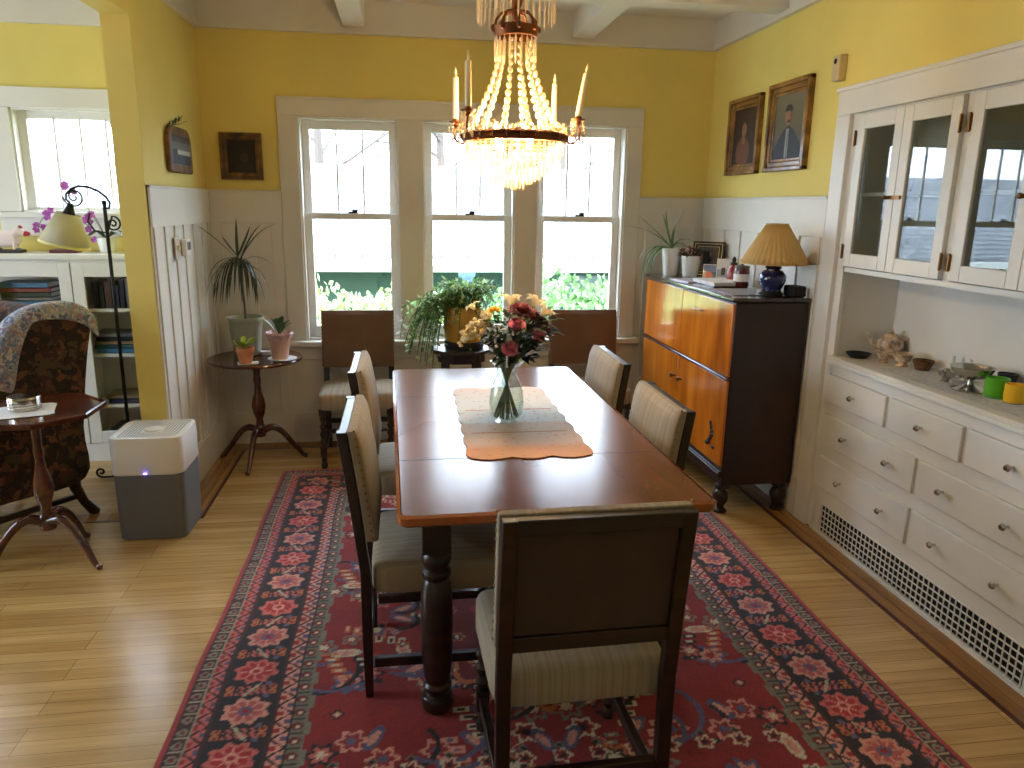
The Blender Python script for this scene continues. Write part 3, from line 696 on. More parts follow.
flower('carnation', 'pink carnation just below the dark red chrysanthemum', 'flower', 'carn', V(517, 326, 2.355), .030, m_carn, -1.2, 4)
flower('carnation', 'pink carnation on the cupboard side of the bouquet', 'flower', 'carn', V(538, 335, 2.38), .027, m_carn, -.4, 5)
flower('carnation', 'lowest pink carnation above the vase rim', 'flower', 'carn', V(510, 349, 2.37), .028, m_carn, -1.7, 6)
flower('lily', 'cream lily at the top centre of the bouquet', 'flower', 'lily', V(511, 300, 2.52), .046, m_creamp, 1.5, 7)
flower('lily', 'cream lily behind the dark red flowers, rising over them', 'flower', 'lily', V(535, 302, 2.54), .040, m_creamp, .9, 8)
flower('lily', 'cream lily drooping on the cupboard side of the bouquet', 'flower', 'lily', V(545, 312, 2.50), .042, m_creamp, .3, 9)
flower('daisy', 'small yellow daisy beside the cream stock spray', 'flower', 'mum', V(493, 311, 2.45), .030, m_yelp, 2.5, 10)
flower('daisy', 'small pale flower above the cream stock spray', 'flower', 'lily', V(473, 307, 2.47), .028, m_creamp, 2.9, 11)
t = thing('stock_spray', 'cream flower spray leaning out toward the window plants', 'flower', (0, 0, 0), 0, FG)
a_, b_ = V(488, 318, 2.40), V(466, 337, 2.38)
obj('stem', MB().tube(stem_pts(a_, 3.3)+[b_], .0025, 6), m_stem, t); mb = MB(); R = random.Random(4)
for k in range(170):
    f = R.random(); p = a_.lerp(b_, f)+Vector((R.gauss(0, .010), R.gauss(0, .010), R.gauss(0, .012)))
    mb.ball(p, (.0075, .0075, .0055), 6, 4)
obj('bloom', mb, m_creamp, t)
t = thing('filler_flower', 'tiny white filler flowers hanging low in the bouquet', 'flower', (0, 0, 0), 0, FG)
mb = MB(); st_ = MB()
for k in range(26):
    q = V(497+R.gauss(0, 6), 334+R.gauss(0, 9), 2.40+R.random()*.03); mb.ball(q, .0045, 6, 4)
    st_.tube([V(501, 360, 2.46), q], .0008, 4)
for k in range(5): mb.ball(V(507, 357+k*2.4, 2.405), .004, 6, 4)
st_.tube([V(507, 366, 2.41), V(507, 356, 2.41)], .0012, 4); st_.tube(stem_pts(V(501, 360, 2.46), 3.9), .0018, 5)
obj('stem', st_, m_stem, t); obj('bloom', mb, m_whp, t)
# foliage in the bouquet
R = random.Random(12)
t = thing('bouquet_foliage', 'dark green leaves filling out the bouquet in the vase', 'foliage', (0, 0, 0), 0, FG); st_ = MB(); lf = MB()
for k in range(15):
    a = R.uniform(0, 2*PI); h = Vector((VX+.05*math.cos(a)+.03, VY+.05*math.sin(a), VZ+R.uniform(.24, .34)))
    st_.tube(stem_pts(h, a, .032), .002, 5)
for k in range(300):
    a = R.uniform(0, 2*PI); z = R.uniform(.215, .37); rr = (.03+.65*(z-.2))*R.uniform(.4, 1.0)
    p = Vector((VX+.03+rr*math.cos(a), VY+rr*math.sin(a), VZ+z)); d = Vector((math.cos(a), math.sin(a), R.uniform(-.3, .9))).normalized()
    ln = R.uniform(.035, .07); lf.ribbon([p, p+d*ln*.5, p+d*ln+Vector((0, 0, -.006))], [.002, R.uniform(.010, .016), .0008], fold=.3)
obj('stem', st_, m_stem, t); lv = obj('leaves', lf, P('bouquet_leaf', (44, 62, 36), .5, var=.35, vscale=20), t)

# ------------------------------------------------------------------ chandelier
CX, CYY = .372, 2.55
t = thing('chandelier', 'crystal chandelier with bead strands and bronze ring over the dining table', 'chandelier', (CX, CYY, 1.70))
def Lz(z): return z-1.70
rg = MB(); pr = []
rg.lathe([(.158, Lz(1.700)), (.170, Lz(1.700)), (.174, Lz(1.708)), (.168, Lz(1.716)), (.173, Lz(1.724)), (.164, Lz(1.730)), (.158, Lz(1.726)), (.158, Lz(1.700))], seg=48, cap=False)
for k in range(24):
    a = 2*PI*k/24; rg.ball((.172*math.cos(a), .172*math.sin(a), Lz(1.716)), (.008, .008, .010), 6, 4)
rg.lathe([(.130, Lz(1.690)), (.134, Lz(1.692)), (.130, Lz(1.695)), (.126, Lz(1.692)), (.130, Lz(1.690))], seg=40, cap=False)
for a in (0, PI/2): rg.tube([(.16*math.cos(a), .16*math.sin(a), Lz(1.706)), (-.16*math.cos(a), -.16*math.sin(a), Lz(1.706))], .004, 6)
obj('ring', rg, m_bronze, t)
cr = MB()
cr.lathe([(.060, Lz(2.020)), (.068, Lz(2.022)), (.070, Lz(2.036)), (.074, Lz(2.050)), (.066, Lz(2.054)), (.058, Lz(2.046)), (.060, Lz(2.020))], seg=32, cap=False)
for k in range(8):
    a = 2*PI*k/8; ca, sa = math.cos(a), math.sin(a)
    cr.tube([(.068*ca, .068*sa, Lz(2.045)), (.064*ca, .064*sa, Lz(2.07)), (.045*ca, .045*sa, Lz(2.092)), (.014*ca, .014*sa, Lz(2.100))], [.005, .0045, .004, .004], 6)
    cr.ribbon([(.012*ca, .012*sa, Lz(2.10)), (.020*ca, .020*sa, Lz(2.125)), (.036*ca, .036*sa, Lz(2.145))], [.004, .008, .002])
    cr.ball((.072*ca, .072*sa, Lz(2.046)), (.010, .010, .012), 6, 4)
cr.lathe([(.004, Lz(2.03)), (.012, Lz(2.05)), (.009, Lz(2.075)), (.016, Lz(2.10)), (.008, Lz(2.12)), (.006, Lz(2.60))], seg=12)
cr.lathe([(.062, Lz(2.617)), (.062, Lz(2.605)), (.03, Lz(2.58)), (.01, Lz(2.56))], seg=24)
obj('crown', cr, m_bronze, t)
up = MB().lathe([(.118, Lz(2.168)), (.128, Lz(2.17)), (.128, Lz(2.185)), (.118, Lz(2.185)), (.118, Lz(2.168))], seg=40, cap=False)
for k in range(6): a = k*PI/3; up.tube([(.008*math.cos(a), .008*math.sin(a), Lz(2.19)), (.122*math.cos(a), .122*math.sin(a), Lz(2.178))], .003, 5)
obj('upper_ring', up, m_bronze, t)
def prisms(mb, r, z, n, L, w, ph=0):
    for k in range(n):
        a = 2*PI*(k+ph)/n; ca, sa = math.cos(a), math.sin(a); x, y = r*ca, r*sa
        ll = L*(1+.12*math.sin(k*2.3)); q = w
        vs = [(x, y, z)] + [(x+q*math.cos(a+b), y+q*math.sin(a+b), z-ll*.18) for b in (0, PI/2, PI, 3*PI/2)] + [(x+q*.8*math.cos(a+b), y+q*.8*math.sin(a+b), z-ll*.85) for b in (0, PI/2, PI, 3*PI/2)] + [(x, y, z-ll)]
        fs = [(0, 1+j, 1+(j+1) % 4) for j in range(4)]+[(1+j, 5+j, 5+(j+1) % 4, 1+(j+1) % 4) for j in range(4)]+[(5+j, 9, 5+(j+1) % 4) for j in range(4)]
        mb.add(vs, fs)
def fringe(r, z, n, L, w, mat=m_crystal, ph=0, label=None):
    mb = MB(); prisms(mb, r, Lz(z), n, L, w, ph); return obj('prism_fringe', mb, mat, t, smooth=False)
for r, z, n, L in ((.160, 1.700, 46, .040), (.150, 1.682, 42, .044), (.132, 1.662, 36, .046), (.110, 1.644, 30, .048), (.086, 1.628, 24, .048), (.060, 1.614, 16, .048), (.034, 1.602, 10, .048), (.010, 1.594, 4, .046)):
    fringe(r, z, n, L, .0048, ph=r*7)
fringe(.066, 2.020, 22, .075, .004); fringe(.123, 2.168, 34, .105, .0036)
hp = MB()
for r, z in ((.150, 1.684), (.132, 1.664), (.110, 1.646), (.086, 1.630), (.060, 1.616), (.034, 1.604)):
    hp.lathe([(r-.002, Lz(z)), (r+.002, Lz(z)), (r+.002, Lz(z)+.003), (r-.002, Lz(z)+.003), (r-.002, Lz(z))], seg=32, cap=False)
obj('hoop', hp, m_brass, t)
for k in range(12):
    a = 2*PI*(k+.3)/12; mb = MB(); n = 13
    for i in range(n):
        f = i/(n-1); z = 2.006-(2.006-1.728)*f; r = .052+(.157-.052)*(f**1.7); s_ = .0066+.0062*f
        mb.ball((r*math.cos(a), r*math.sin(a), Lz(z)), (s_*.85, s_*.85, s_*1.05), 7, 5)
    obj('bead_strand', mb, m_crystal2, t)
for k in range(12):   # small swags round the ring
    a0 = 2*PI*k/12; mb = MB()
    for i in range(7):
        a = a0+2*PI/12*i/6; z = 1.742-.0-.016*math.sin(PI*i/6)+.02; mb.ball((.170*math.cos(a), .170*math.sin(a), Lz(z)-.012), .007, 7, 5)
    obj('bead_swag', mb, m_crystal2, t)
ARM = [(-14, .208, 1.772), (44, .225, 1.768), (151, .212, 1.768), (222, .222, 1.778)]
for k, (deg, rr, z) in enumerate(ARM):
    a = math.radians(deg); ca, sa = math.cos(a), math.sin(a)
    def q(r, zz): return (r*ca, r*sa, Lz(zz))
    mb = MB().tube([q(.165, 1.715), q(.180, 1.700), q(.198, 1.700), q(rr+.004, 1.716), q(rr+.006, 1.735), q(rr, z-.012)], [.004, .004, .0036, .0034, .0032, .003], 7)
    mb.lathe([(.004, -.018), (.010, -.010), (.009, -.004), (.022, .0), (.024, .003), (.011, .004), (.011, .010), (.009, .012)], q(rr, z), 16)
    ar = obj('arm', mb, m_bronze, t)
    pm = MB()
    for j in range(6):
        b = 2*PI*j/6; x, y = rr*ca+.022*math.cos(b), rr*sa+.022*math.sin(b)
        for i in range(3+j % 3): pm.ball((x, y, Lz(z)-.008-.011*i), (.0038, .0038, .0050), 6, 4)
        pm.ball((x, y, Lz(z)-.014-.011*(3+j % 3)), (.0045, .0025, .010), 6, 4)
    obj('drop_crystal', pm, m_crystal2, ar)
for k in range(4):
    a = math.radians(35+90*k); x, y = .072*math.cos(a), .072*math.sin(a)
    b = MB().lathe([(.009, -.03), (.009, 0)], (x, y, Lz(1.715)), 10).ball((x, y, Lz(1.735)), (.016, .016, .024), 12, 8)
    obj('bulb', b, glow('warm_bulb', (255, 214, 150), 22) if k == 0 else MATS['warm_bulb'], t)
cand_lab = ['taper candle on the chandelier arm nearest the cupboards, leaning outward', 'shorter-looking taper candle on the far chandelier arm, beside the leaning one', 'taper candle on the outermost chandelier arm toward the living room', 'tallest-looking taper candle on the near chandelier arm toward the living room']
m_wax = P('ivory_wax', (244, 226, 180), .4, coat=.2)
for (deg, rr, z), lb in zip(ARM, cand_lab):
    a = math.radians(deg)
    o = thing('taper_candle', lb, 'candle', (CX+rr*math.cos(a), CYY+rr*math.sin(a), z+.012), 0, 'candles on the chandelier')
    if deg == -14: o.rotation_euler = (.03, math.radians(9), 0)
    H_ = .135 if deg != 226 else .145
    mb = MB().lathe([(.0098, 0), (.0102, .02), (.0090, H_-.006), (.003, H_)], seg=12); obj('wax', mb, m_wax, o)
    obj('flame_tip', MB().lathe([(.002, H_), (.005, H_+.008), (.003, H_+.018), (.0008, H_+.028)], seg=8), m_wax, o)
def point(name, loc, e, col, r=.03):
    l = bpy.data.lights.new(name, 'POINT'); l.energy = e; l.color = col; l.shadow_soft_size = r
    o = bpy.data.objects.new(name, l); COL.objects.link(o); o.location = loc; return o
WARM = (1.0, .78, .52)
for k in range(4):
    a = math.radians(35+90*k); point('bulb_light', (CX+.072*math.cos(a), CYY+.072*math.sin(a), 1.735), .42, WARM, .02)
point('bulb_light', (CX, CYY, 1.655), .42, WARM, .02)

# ------------------------------------------------------------------ tripod tables
def tripod(name, label, loc, H, r, angs, lr, shape='round', rot=0):
    t = thing(name, label, 'side table', loc, rot)
    if shape == 'round':
        mb = MB().lathe([(.001, H-.022), (r-.02, H-.022), (r-.004, H-.016), (r, H-.008), (r-.003, H), (r-.012, H-.002), (.001, H-.003)], seg=48, cap=False)
    else:
        pl = []
        for k in range(8):
            a = 2*PI*(k+.5)/8
            pl.append((r*math.cos(a), r*math.sin(a)))
        mb = MB().prism(pl, H-.020, H-.004)
        inn = [(x*.94, y*.94) for x, y in pl]; n = 8
        vs = [(x, y, H-.004) for x, y in pl]+[(x*.985, y*.985, H+.002) for x, y in pl]+[(x, y, H-.003) for x, y in inn]
        mb.add(vs, [(i, (i+1) % n, n+(i+1) % n, n+i) for i in range(n)]+[(n+i, n+(i+1) % n, 2*n+(i+1) % n, 2*n+i) for i in range(n)])
    obj('tabletop', mb, m_maho, t, ang=30)
    col = [(.030, .155), (.034, .175), (.022, .20), (.030, .215), (.022, .23), (.020, .26), (.034, .30), (.040, .34), (.034, .38), (.022, .42), (.018, .46), (.022, .50), (.018, .52), (.020, H-.08), (.030, H-.06), (.026, H-.045), (.05, H-.022)]
    obj('column', MB().lathe(col, seg=20), m_maho, t)
    for a in angs:
        a = math.radians(a)-rot; ca, sa = math.cos(a), math.sin(a)
        pts = [(.018*ca, .018*sa, .19), (.07*ca, .07*sa, .205), (.12*ca, .12*sa, .175), (.17*ca, .17*sa, .11), (lr*.86*ca, lr*.86*sa, .05), (lr*.95*ca, lr*.95*sa, .018), (lr*1.04*ca, lr*1.04*sa, .013)]
        P_ = [Vector(p) for p in pts]; sm = []
        for i in range(len(P_)-1):
            p0 = P_[max(i-1, 0)]; p1 = P_[i]; p2 = P_[i+1]; p3 = P_[min(i+2, len(P_)-1)]
            for f in (0, .33, .66): sm.append(.5*((2*p1)+(p2-p0)*f+(2*p0-5*p1+4*p2-p3)*f*f+(3*p1-p0-3*p2+p3)*f**3))
        sm.append(P_[-1]); n = len(sm); rs = [.022-.011*min(1, i/(n-4)) for i in range(n)]; rs[-3:] = [.012, .015, .010]
        obj('leg', MB().tube(sm, rs, 10), m_maho, t)
    return t
tripod('corner_table', 'round mahogany tripod table in the corner holding three potted plants', (-.845, 4.37, 0), .628, .262, (-98, 165, 10), .25)
tripod('occasional_table', 'mahogany tripod table with angular tray top beside the floral armchair', (-1.485, 3.14, 0), .675, .262, (-23, 78, 197), .235, 'oct')

def pot(name, prof, mat, par, c=(0, 0, 0), seg=28): return obj(name, MB().lathe(prof, c, seg, cap=False), mat, par, ang=50)
ZT = .628
# dracaena
b_ = aY(247, 340, 4.46); px_, py_ = b_.x, 4.46
t = thing('potted_dracaena', 'tall spiky dracaena with drooping leaves in a pale green ceramic pot', 'potted plant', (px_, py_, ZT))
m_gpot = P('pale_green_glaze', (150, 152, 132), .35, coat=.3, var=.05)
pot('pot', [(.0005, 0), (.070, 0), (.076, .01), (.090, .16), (.096, .20), (.104, .205), (.104, .222), (.094, .222), (.088, .19), (.0005, .19)], m_gpot, t)
obj('soil', MB().lathe([(.001, .195), (.087, .192)], seg=20, cap=False), m_soil, t)
hd = aY(238, 262, 4.46)-Vector((px_, py_, ZT))
obj('stem', MB().tube([(0, 0, .18), Vector((.0, 0, .30)), hd*.8+Vector((.01, 0, .03)), hd], [.007, .006, .005, .005], 7), P('dracaena_cane', (88, 76, 50), .8, var=.2), t)
lf = MB(); R = random.Random(5)
tips = [(188, 226, 204, 228), (236, 218, 236, 236), (250, 226, 246, 240), (276, 224, 256, 228), (204, 284, 212, 256), (199, 296, 212, 266), (276, 268, 256, 248), (269, 292, 262, 262), (265, 300, 258, 270), (222, 236, 226, 244), (262, 224, 250, 232)]
for i in range(26): x = 213+46*R.random(); tips.append((x, 292+14*R.random(), 238+(x-238)*.9, 255+6*R.random()))
for (tx, ty, mx_, my_) in tips:
    dy = R.uniform(-.14, .12); T = aY(tx, ty, 4.46+dy)-Vector((px_, py_, ZT)); Mi = aY(mx_, my_, 4.46+dy*.5)-Vector((px_, py_, ZT))
    if T.x+px_ < XL+.03: T.x = XL+.03-px_
    if T.y+py_ > YB-.03: T.y = YB-.03-py_
    pts = bez(hd+Vector((0, 0, R.uniform(-.03, .03))), Mi, T, 9); lf.ribbon(pts, [.004, .007, .008, .008, .008, .007, .006, .005, .003, .0006], fold=.35)
obj('leaves', lf, P('dracaena_leaf', (54, 66, 48), .42, var=.3, vscale=12), t)
# succulent
c = aZ(249, 360, ZT); c = Vector((c.x+.0, 4.20, ZT+.003)); 
t = thing('potted_succulent', 'small yellow-green succulent in a terracotta pot on a white card', 'potted plant', c)
pot('pot', [(.0005, 0), (.034, 0), (.044, .062), (.049, .064), (.050, .086), (.043, .086), (.040, .07), (.0005, .07)], m_terra, t)
obj('soil', MB().lathe([(.001, .078), (.041, .072)], seg=16, cap=False), m_soil, t)
lf = MB(); R = random.Random(9)
for i in range(26):
    a = R.uniform(0, 2*PI); L = R.uniform(.045, .08); z0 = .08+R.random()*.03; d = Vector((math.cos(a), math.sin(a), R.uniform(.2, 1.1))).normalized(); p0 = Vector((.012*math.cos(a)-.008, .012*math.sin(a), z0))
    lf.ribbon([p0, p0+d*L*.4, p0+d*L*.8, p0+d*L], [.004, .010, .011, .003], fold=.2)
obj('leaves', lf, P('succulent_leaf', (160, 180, 62), .45, var=.25, vscale=25), t)
solo('card', MB().box(-.055, .055, -.04, .04, 0, .002), P('white_card', (230, 226, 216), .6), 'white square card under the terracotta pot', 'card', (c.x+.012, c.y, ZT), .2)
# foil pot
c = Vector((aY(280, 350, 4.28).x, 4.28, ZT+.011))
t = thing('potted_violet', 'leafy plant in a pink ruffled pot on a white saucer', 'potted plant', c)
pot('pot', [(.0005, 0), (.045, 0), (.058, .115), (.063, .12), (.064, .135), (.056, .135), (.052, .115), (.0005, .115)], P('dusty_pink_pot', (206, 168, 150), .6, var=.1), t)
mb = MB().lathe([(.058, .105), (.066, .125), (.074, .140), (.070, .150), (.058, .128)], seg=40, cap=False, fn=lambda a, z: 1+.06*math.sin(a*9)); obj('foil_wrap', mb, P('lilac_foil', (196, 164, 172), .35, var=.15, vscale=40), t)
lf = MB(); R = random.Random(10)
for tx, ty in ((262, 319), (265, 323), (276, 318), (283, 322), (290, 320), (287, 326), (274, 325), (282, 316), (292, 323), (270, 318)):
    T = aY(tx, ty, 4.28+R.uniform(-.06, .05))-c; p0 = Vector((0, 0, .12)); pts = bez(p0, (p0+T)/2+Vector((0, 0, .03)), T, 5); lf.ribbon(pts, [.003, .004, .010, .018, .017, .004], fold=.25)
obj('leaves', lf, P('violet_leaf', (70, 100, 62), .5, var=.3, vscale=18), t)
solo('saucer', MB().lathe([(.0005, 0), (.055, 0), (.078, .008), (.080, .011), (.06, .010), (.0005, .009)], seg=28, cap=False), m_ceramw, 'white saucer under the pink ruffled pot on the corner table', 'saucer', (c.x+.01, c.y, ZT))
solo('glass_dish', MB().lathe([(.0005, 0), (.03, 0), (.036, .02), (.034, .02), (.028, .004), (.0005, .004)], seg=20, cap=False), m_ceramw, 'small white dish behind the terracotta and pink pots', 'dish', (aY(266, 348, 4.44).x, 4.45, ZT))

# ------------------------------------------------------------------ plant stand and trailing plant
PX, PY = .335, 4.36; ZS = .672
t = thing('plant_stand', 'dark octagonal plant stand in front of the middle window', 'plant stand', (PX, PY, 0))
pl = [(.182*math.cos(2*PI*(k+.5)/8), .182*math.sin(2*PI*(k+.5)/8)) for k in range(8)]
obj('stand_top', MB().prism(pl, ZS-.022, ZS), m_dark, t, bevel=.005); pl2 = [(x*.82, y*.82) for x, y in pl]
obj('apron', MB().prism(pl2, ZS-.075, ZS-.022), m_dark, t, bevel=.003)
for k in range(4):
    a = PI/4+k*PI/2; ca, sa = math.cos(a), math.sin(a)
    obj('leg', MB().tube([(.125*ca, .125*sa, ZS-.03), (.135*ca, .135*sa, ZS-.16), (.115*ca, .115*sa, .4), (.12*ca, .12*sa, .15), (.16*ca, .16*sa, 0)], [.020, .022, .013, .012, .016], 10), m_dark, t)
obj('lower_shelf', MB().prism([(x*.6, y*.6) for x, y in pl], .20, .215), m_dark, t, bevel=.003)
t = thing('trailing_plant', 'bushy trailing plant spilling from a mustard yellow pot before the middle window', 'potted plant', (PX+.02, PY, ZS))
obj('drip_tray', MB().lathe([(.0005, 0), (.112, 0), (.118, .03), (.112, .046), (.0005, .03)], seg=32, cap=False), m_black, t, label='black drip tray')
pot('pot', [(.0005, .02), (.098, .02), (.112, .06), (.122, .14), (.120, .20), (.112, .245), (.106, .248), (.104, .22), (.0005, .22)], P('mustard_glaze', (176, 134, 40), .4, var=.15, vscale=10, coat=.2), t)
lfs = [MB(), MB()]; sm = MB(); R = random.Random(21)
def strand(p0, p1, p2, leafs, L=.033):
    pts = bez(p0, p1, p2, 12); sm.tube(pts, .0022, 4)
    for i in range(leafs):
        f = (i+.5)/leafs*12; k = int(f); p = pts[k].lerp(pts[k+1], f-k); d = (pts[k+1]-pts[k]).normalized()
        sd = d.cross(Vector((R.uniform(-1, 1), R.uniform(-1, 1), R.uniform(-1, 1)))).normalized()
        q = p+sd*L*R.uniform(.8, 1.4)+d*L*.5
        lfs[R.random() < .4].ribbon([p, (p+q)/2+Vector((0, 0, .002)), q], [.003, L*.30, .001], fold=.2)
for k in range(64):      # falling toward the living-room side
    a = PI+R.gauss(0, .7); o0 = Vector((R.uniform(-.09, .03), R.uniform(-.08, .06), .235)); rr = R.uniform(.16, .34)
    e = Vector((rr*math.cos(a)-.02, rr*math.sin(a)*.55, R.uniform(-.11, .17)))
    strand(o0, o0+Vector(((e.x-o0.x)*.7, (e.y-o0.y)*.6, R.uniform(.12, .26))), e, 16)
for k in range(60):
    a = R.uniform(0, 2*PI); o0 = Vector((R.uniform(-.08, .08), R.uniform(-.08, .08), .23)); rr = R.uniform(.10, .21)
    e = Vector((rr*math.cos(a), rr*math.sin(a)*.8, R.uniform(.24, .38)))
    strand(o0, o0+Vector(((e.x-o0.x)*.4, (e.y-o0.y)*.4, R.uniform(.16, .24))), e, 11)
e = Vector((-.37, -.02, .235)); strand(Vector((-.06, 0, .23)), Vector((-.22, 0, .36)), e, 20); strand(Vector((-.05, 0, .23)), Vector((-.36, 0, .36)), Vector((-.375, .02, .06)), 22)
obj('stems', sm, m_stem, t); obj('leaves', lfs[0], thin('backlit_pale_leaf', (178, 206, 140), .5, .35, .08), t); obj('leaves', lfs[1], thin('backlit_green_leaf', (104, 148, 76), .5, .35, .08), t)

# ------------------------------------------------------------------ sideboard cabinet
SX, SY = 1.727, 3.955
t = thing('sideboard_cabinet', 'tall cabinet with glossy amber doors and nearly black sides beside the window', 'cabinet', (SX, SY, 0))
HX, HY = .189, .645
mb = MB().box(-HX+.012, HX, -HY, HY, .155, 1.070); obj('carcass', mb, m_sidebd, t, bevel=.004)
mb = MB().box(-HX-.008, HX+.004, -HY-.012, HY+.012, 1.072, 1.092); obj('cabinet_top', mb, m_sidetop, t, bevel=.006)
obj('plinth_moulding', MB().box(-HX-.006, -HX+.014, -HY, HY, .196, .232).box(-HX-.012, -HX+.014, -HY, HY, .212, .222), m_sidebd, t, bevel=.004)
obj('shelf_moulding', MB().box(-HX-.008, -HX+.014, -HY, HY, .690, .706), m_maho, t, bevel=.005)
def knob(par, y, z, x=-HX):
    k = MB(); k.lathe([(.009, 0), (.005, .006), (.006, .014), (.013, .020), (.012, .028), (.004, .032)], seg=12, M=Matrix.Translation((x, y, z)) @ Matrix.Rotation(-PI/2, 4, 'Y')); obj('knob', k, m_brass, par)
def door(y0, y1, z0, z1, nm='door'):
    return obj(nm, MB().box(-HX, -HX+.018, y0, y1, z0, z1), m_amber, t, bevel=.003)
d = door(.012, HY-.006, .709, 1.060); obj('keyhole', MB().ball((-HX-.001, .060, .86), (.002, .005, .009), 8, 6), m_brass, d)
d = door(-HY+.006, .006, .709, 1.060, 'drop_front')
obj('pull', MB().tube([(-HX, -.30, .985), (-HX-.018, -.29, .985), (-HX-.018, -.21, .985), (-HX, -.20, .985)], .0035, 6), m_brass, d)
d = door(.012, HY-.006, .250, .688); knob(d, .055, .565)
d = door(-HY+.006, .006, .250, .688); knob(d, -.050, .565)
e = MB()
for k in range(7): a = k*.9; e.ball((-HX-.002, -.50+.028*math.cos(a)*(1-.08*k), .33+.018*k), (.004, .016, .012), 8, 5)
e.tube([(-HX-.003, -.50, .33), (-HX-.003, -.51, .40), (-HX-.003, -.495, .45)], .004, 6); e.ball((-HX-.002, -.46, .325), (.004, .020, .010), 8, 5).ball((-HX-.002, -.54, .325), (.004, .020, .010), 8, 5)
obj('carved_ornament', e, m_dark, d, label='dark carved leaf ornament')
for sy in (-1, 1):
    for sx in (-1, 1):
        lg = MB().lathe([(.020, .0), (.034, .003), (.036, .014), (.018, .026), (.022, .036), (.036, .06), (.040, .085), (.034, .108), (.020, .122), (.034, .130), (.034, .142), (.024, .156)], (sx*(HX-.035), sy*(HY-.045), 0), 18)
        obj('leg', lg, m_dark, t)
ZB = 1.0925
# plants on the sideboard
c = Vector((1.655, 4.50, ZB))
t = thing('potted_spider_plant', 'spiky long-leaved plant in a white pot at the window end of the cabinet top', 'potted plant', c)
pot('pot', [(.0005, 0), (.042, 0), (.047, .01), (.058, .135), (.062, .165), (.058, .165), (.053, .14), (.0005, .14)], m_ceramw, t)
lf = MB(); R = random.Random(2)
for tx, ty, mx_, my_, dy in ((636, 214, 655, 228, -.05), (622, 226, 652, 226, -.02), (666, 210, 666, 228, .05), (685, 209, 671, 226, .0), (697, 244, 680, 232, -.1), (645, 278, 648, 240, -.08), (638, 262, 645, 240, 0), (663, 214, 667, 230, .1), (641, 276, 648, 236, -.03), (690, 250, 678, 236, .05), (640, 284, 646, 236, .02), (650, 282, 652, 240, -.12)):
    T = aY(tx, ty, c.y+dy)-c; Mi = aY(mx_, my_, c.y+dy*.5)-c; T.y = min(T.y, .2); p0 = Vector((0, 0, .155))
    lf.ribbon(bez(p0, Mi, T, 9), [.006, .009, .0095, .009, .008, .007, .006, .005, .003, .0006], fold=.4)
obj('leaves', lf, m_aloe, t)
c = Vector((1.745, 4.40, ZB))
t = thing('potted_kalanchoe', 'plant with brown and pink blooms in a white pot beside the black picture frame', 'potted plant', c)
pot('pot', [(.0005, 0), (.044, 0), (.048, .01), (.060, .10), (.064, .125), (.060, .125), (.055, .11), (.0005, .11)], m_ceramw, t)
bl = MB(); gl = MB(); R = random.Random(6); st_ = MB()
for k in range(60):
    a = R.uniform(0, 2*PI); r_ = .09*math.sqrt(R.random()); p = Vector((r_*math.cos(a)+.01, r_*math.sin(a)*.7, .13+R.random()*.055-r_*.2)); st_.tube([(0, 0, .10), p], .0015, 4)
    (bl if k % 3 else gl).ball(p, (.010, .010, .007), 6, 4)
obj('stems', st_, m_stem, t); obj('blooms', bl, P('brown_pink_bloom', (132, 74, 62), .7, var=.45, vscale=40), t); obj('leaves', gl, m_dgreen, t)
# framed photos
def paint_family(u, v):
    c = np.tile(np.array([58, 56, 60.]), (len(u), 1)); e = ((u-.45)/.22)**2+((v-.68)/.2)**2; c[e < 1] = (190, 140, 110); c[(v < .45)] = (56, 60, 78); c[((u-.45)/.22)**2+((v-.85)/.1)**2 < 1] = (60, 44, 36); return c
t = thing('picture_frame', 'black picture frame with a double silver line standing behind the potted plants', 'picture frame', (1.815, 4.33, ZB), math.radians(-34))
tl = Matrix.Translation((0, 0, .002)) @ Matrix.Rotation(math.radians(-12), 4, 'X')
obj('frame', MB().box(-.095, .095, -.0, .012, 0, .215, M=tl), P('black_lacquer', (18, 18, 20), .25), t, bevel=.003)
e = MB()
for k_, o_ in ((.012, .004), (.030, .003)):
    x_, z0, z1 = .095-k_, k_, .215-k_
    e.box(-x_, x_, -.0015, .001, z0, z0+o_, M=tl).box(-x_, x_, -.0015, .001, z1-o_, z1, M=tl).box(-x_, -x_+o_, -.0015, .001, z0, z1, M=tl).box(x_-o_, x_, -.0015, .001, z0, z1, M=tl)
obj('silver_line', e, m_silver, t)
obj('easel_back', MB().box(-.02, .02, .012, .016, .02, .16, M=Matrix.Translation((0, .0, 0)) @ Matrix.Rotation(math.radians(14), 4, 'X')), m_black, t)
m_print = attr_mat('glossy_photo_print', .35, coat=.3)
painted('photo', .115, .135, 24, 28, paint_family, m_print, t, tl @ Matrix.Translation((0, -.003, .1075)))
solo('picture_frame', MB().box(-.03, .03, -.003, .003, 0, .20), P('dark_brown_lacquer', (50, 32, 26), .4), 'dark frame edge leaning right behind the black silver-lined frame', 'picture frame', (1.905, 4.33, ZB), math.radians(-60), bevel=.001)
def paint_card(u, v):
    c = np.tile(np.array([222, 226, 230.]), (len(u), 1)); c[(v < .5) & (v > .1)] = (150, 168, 190); c[(np.abs(u-.5) < .16) & (np.abs(v-.4) < .2)] = (34, 34, 40); c[v < .1] = (210, 206, 196); return c
def paint_red(u, v):
    c = np.tile(np.array([96, 126, 172.]), (len(u), 1)); c[(v < .5)] = (60, 70, 96); c[((u-.4)/.22)**2+((v-.28)/.3)**2 < 1] = (150, 30, 36); return c
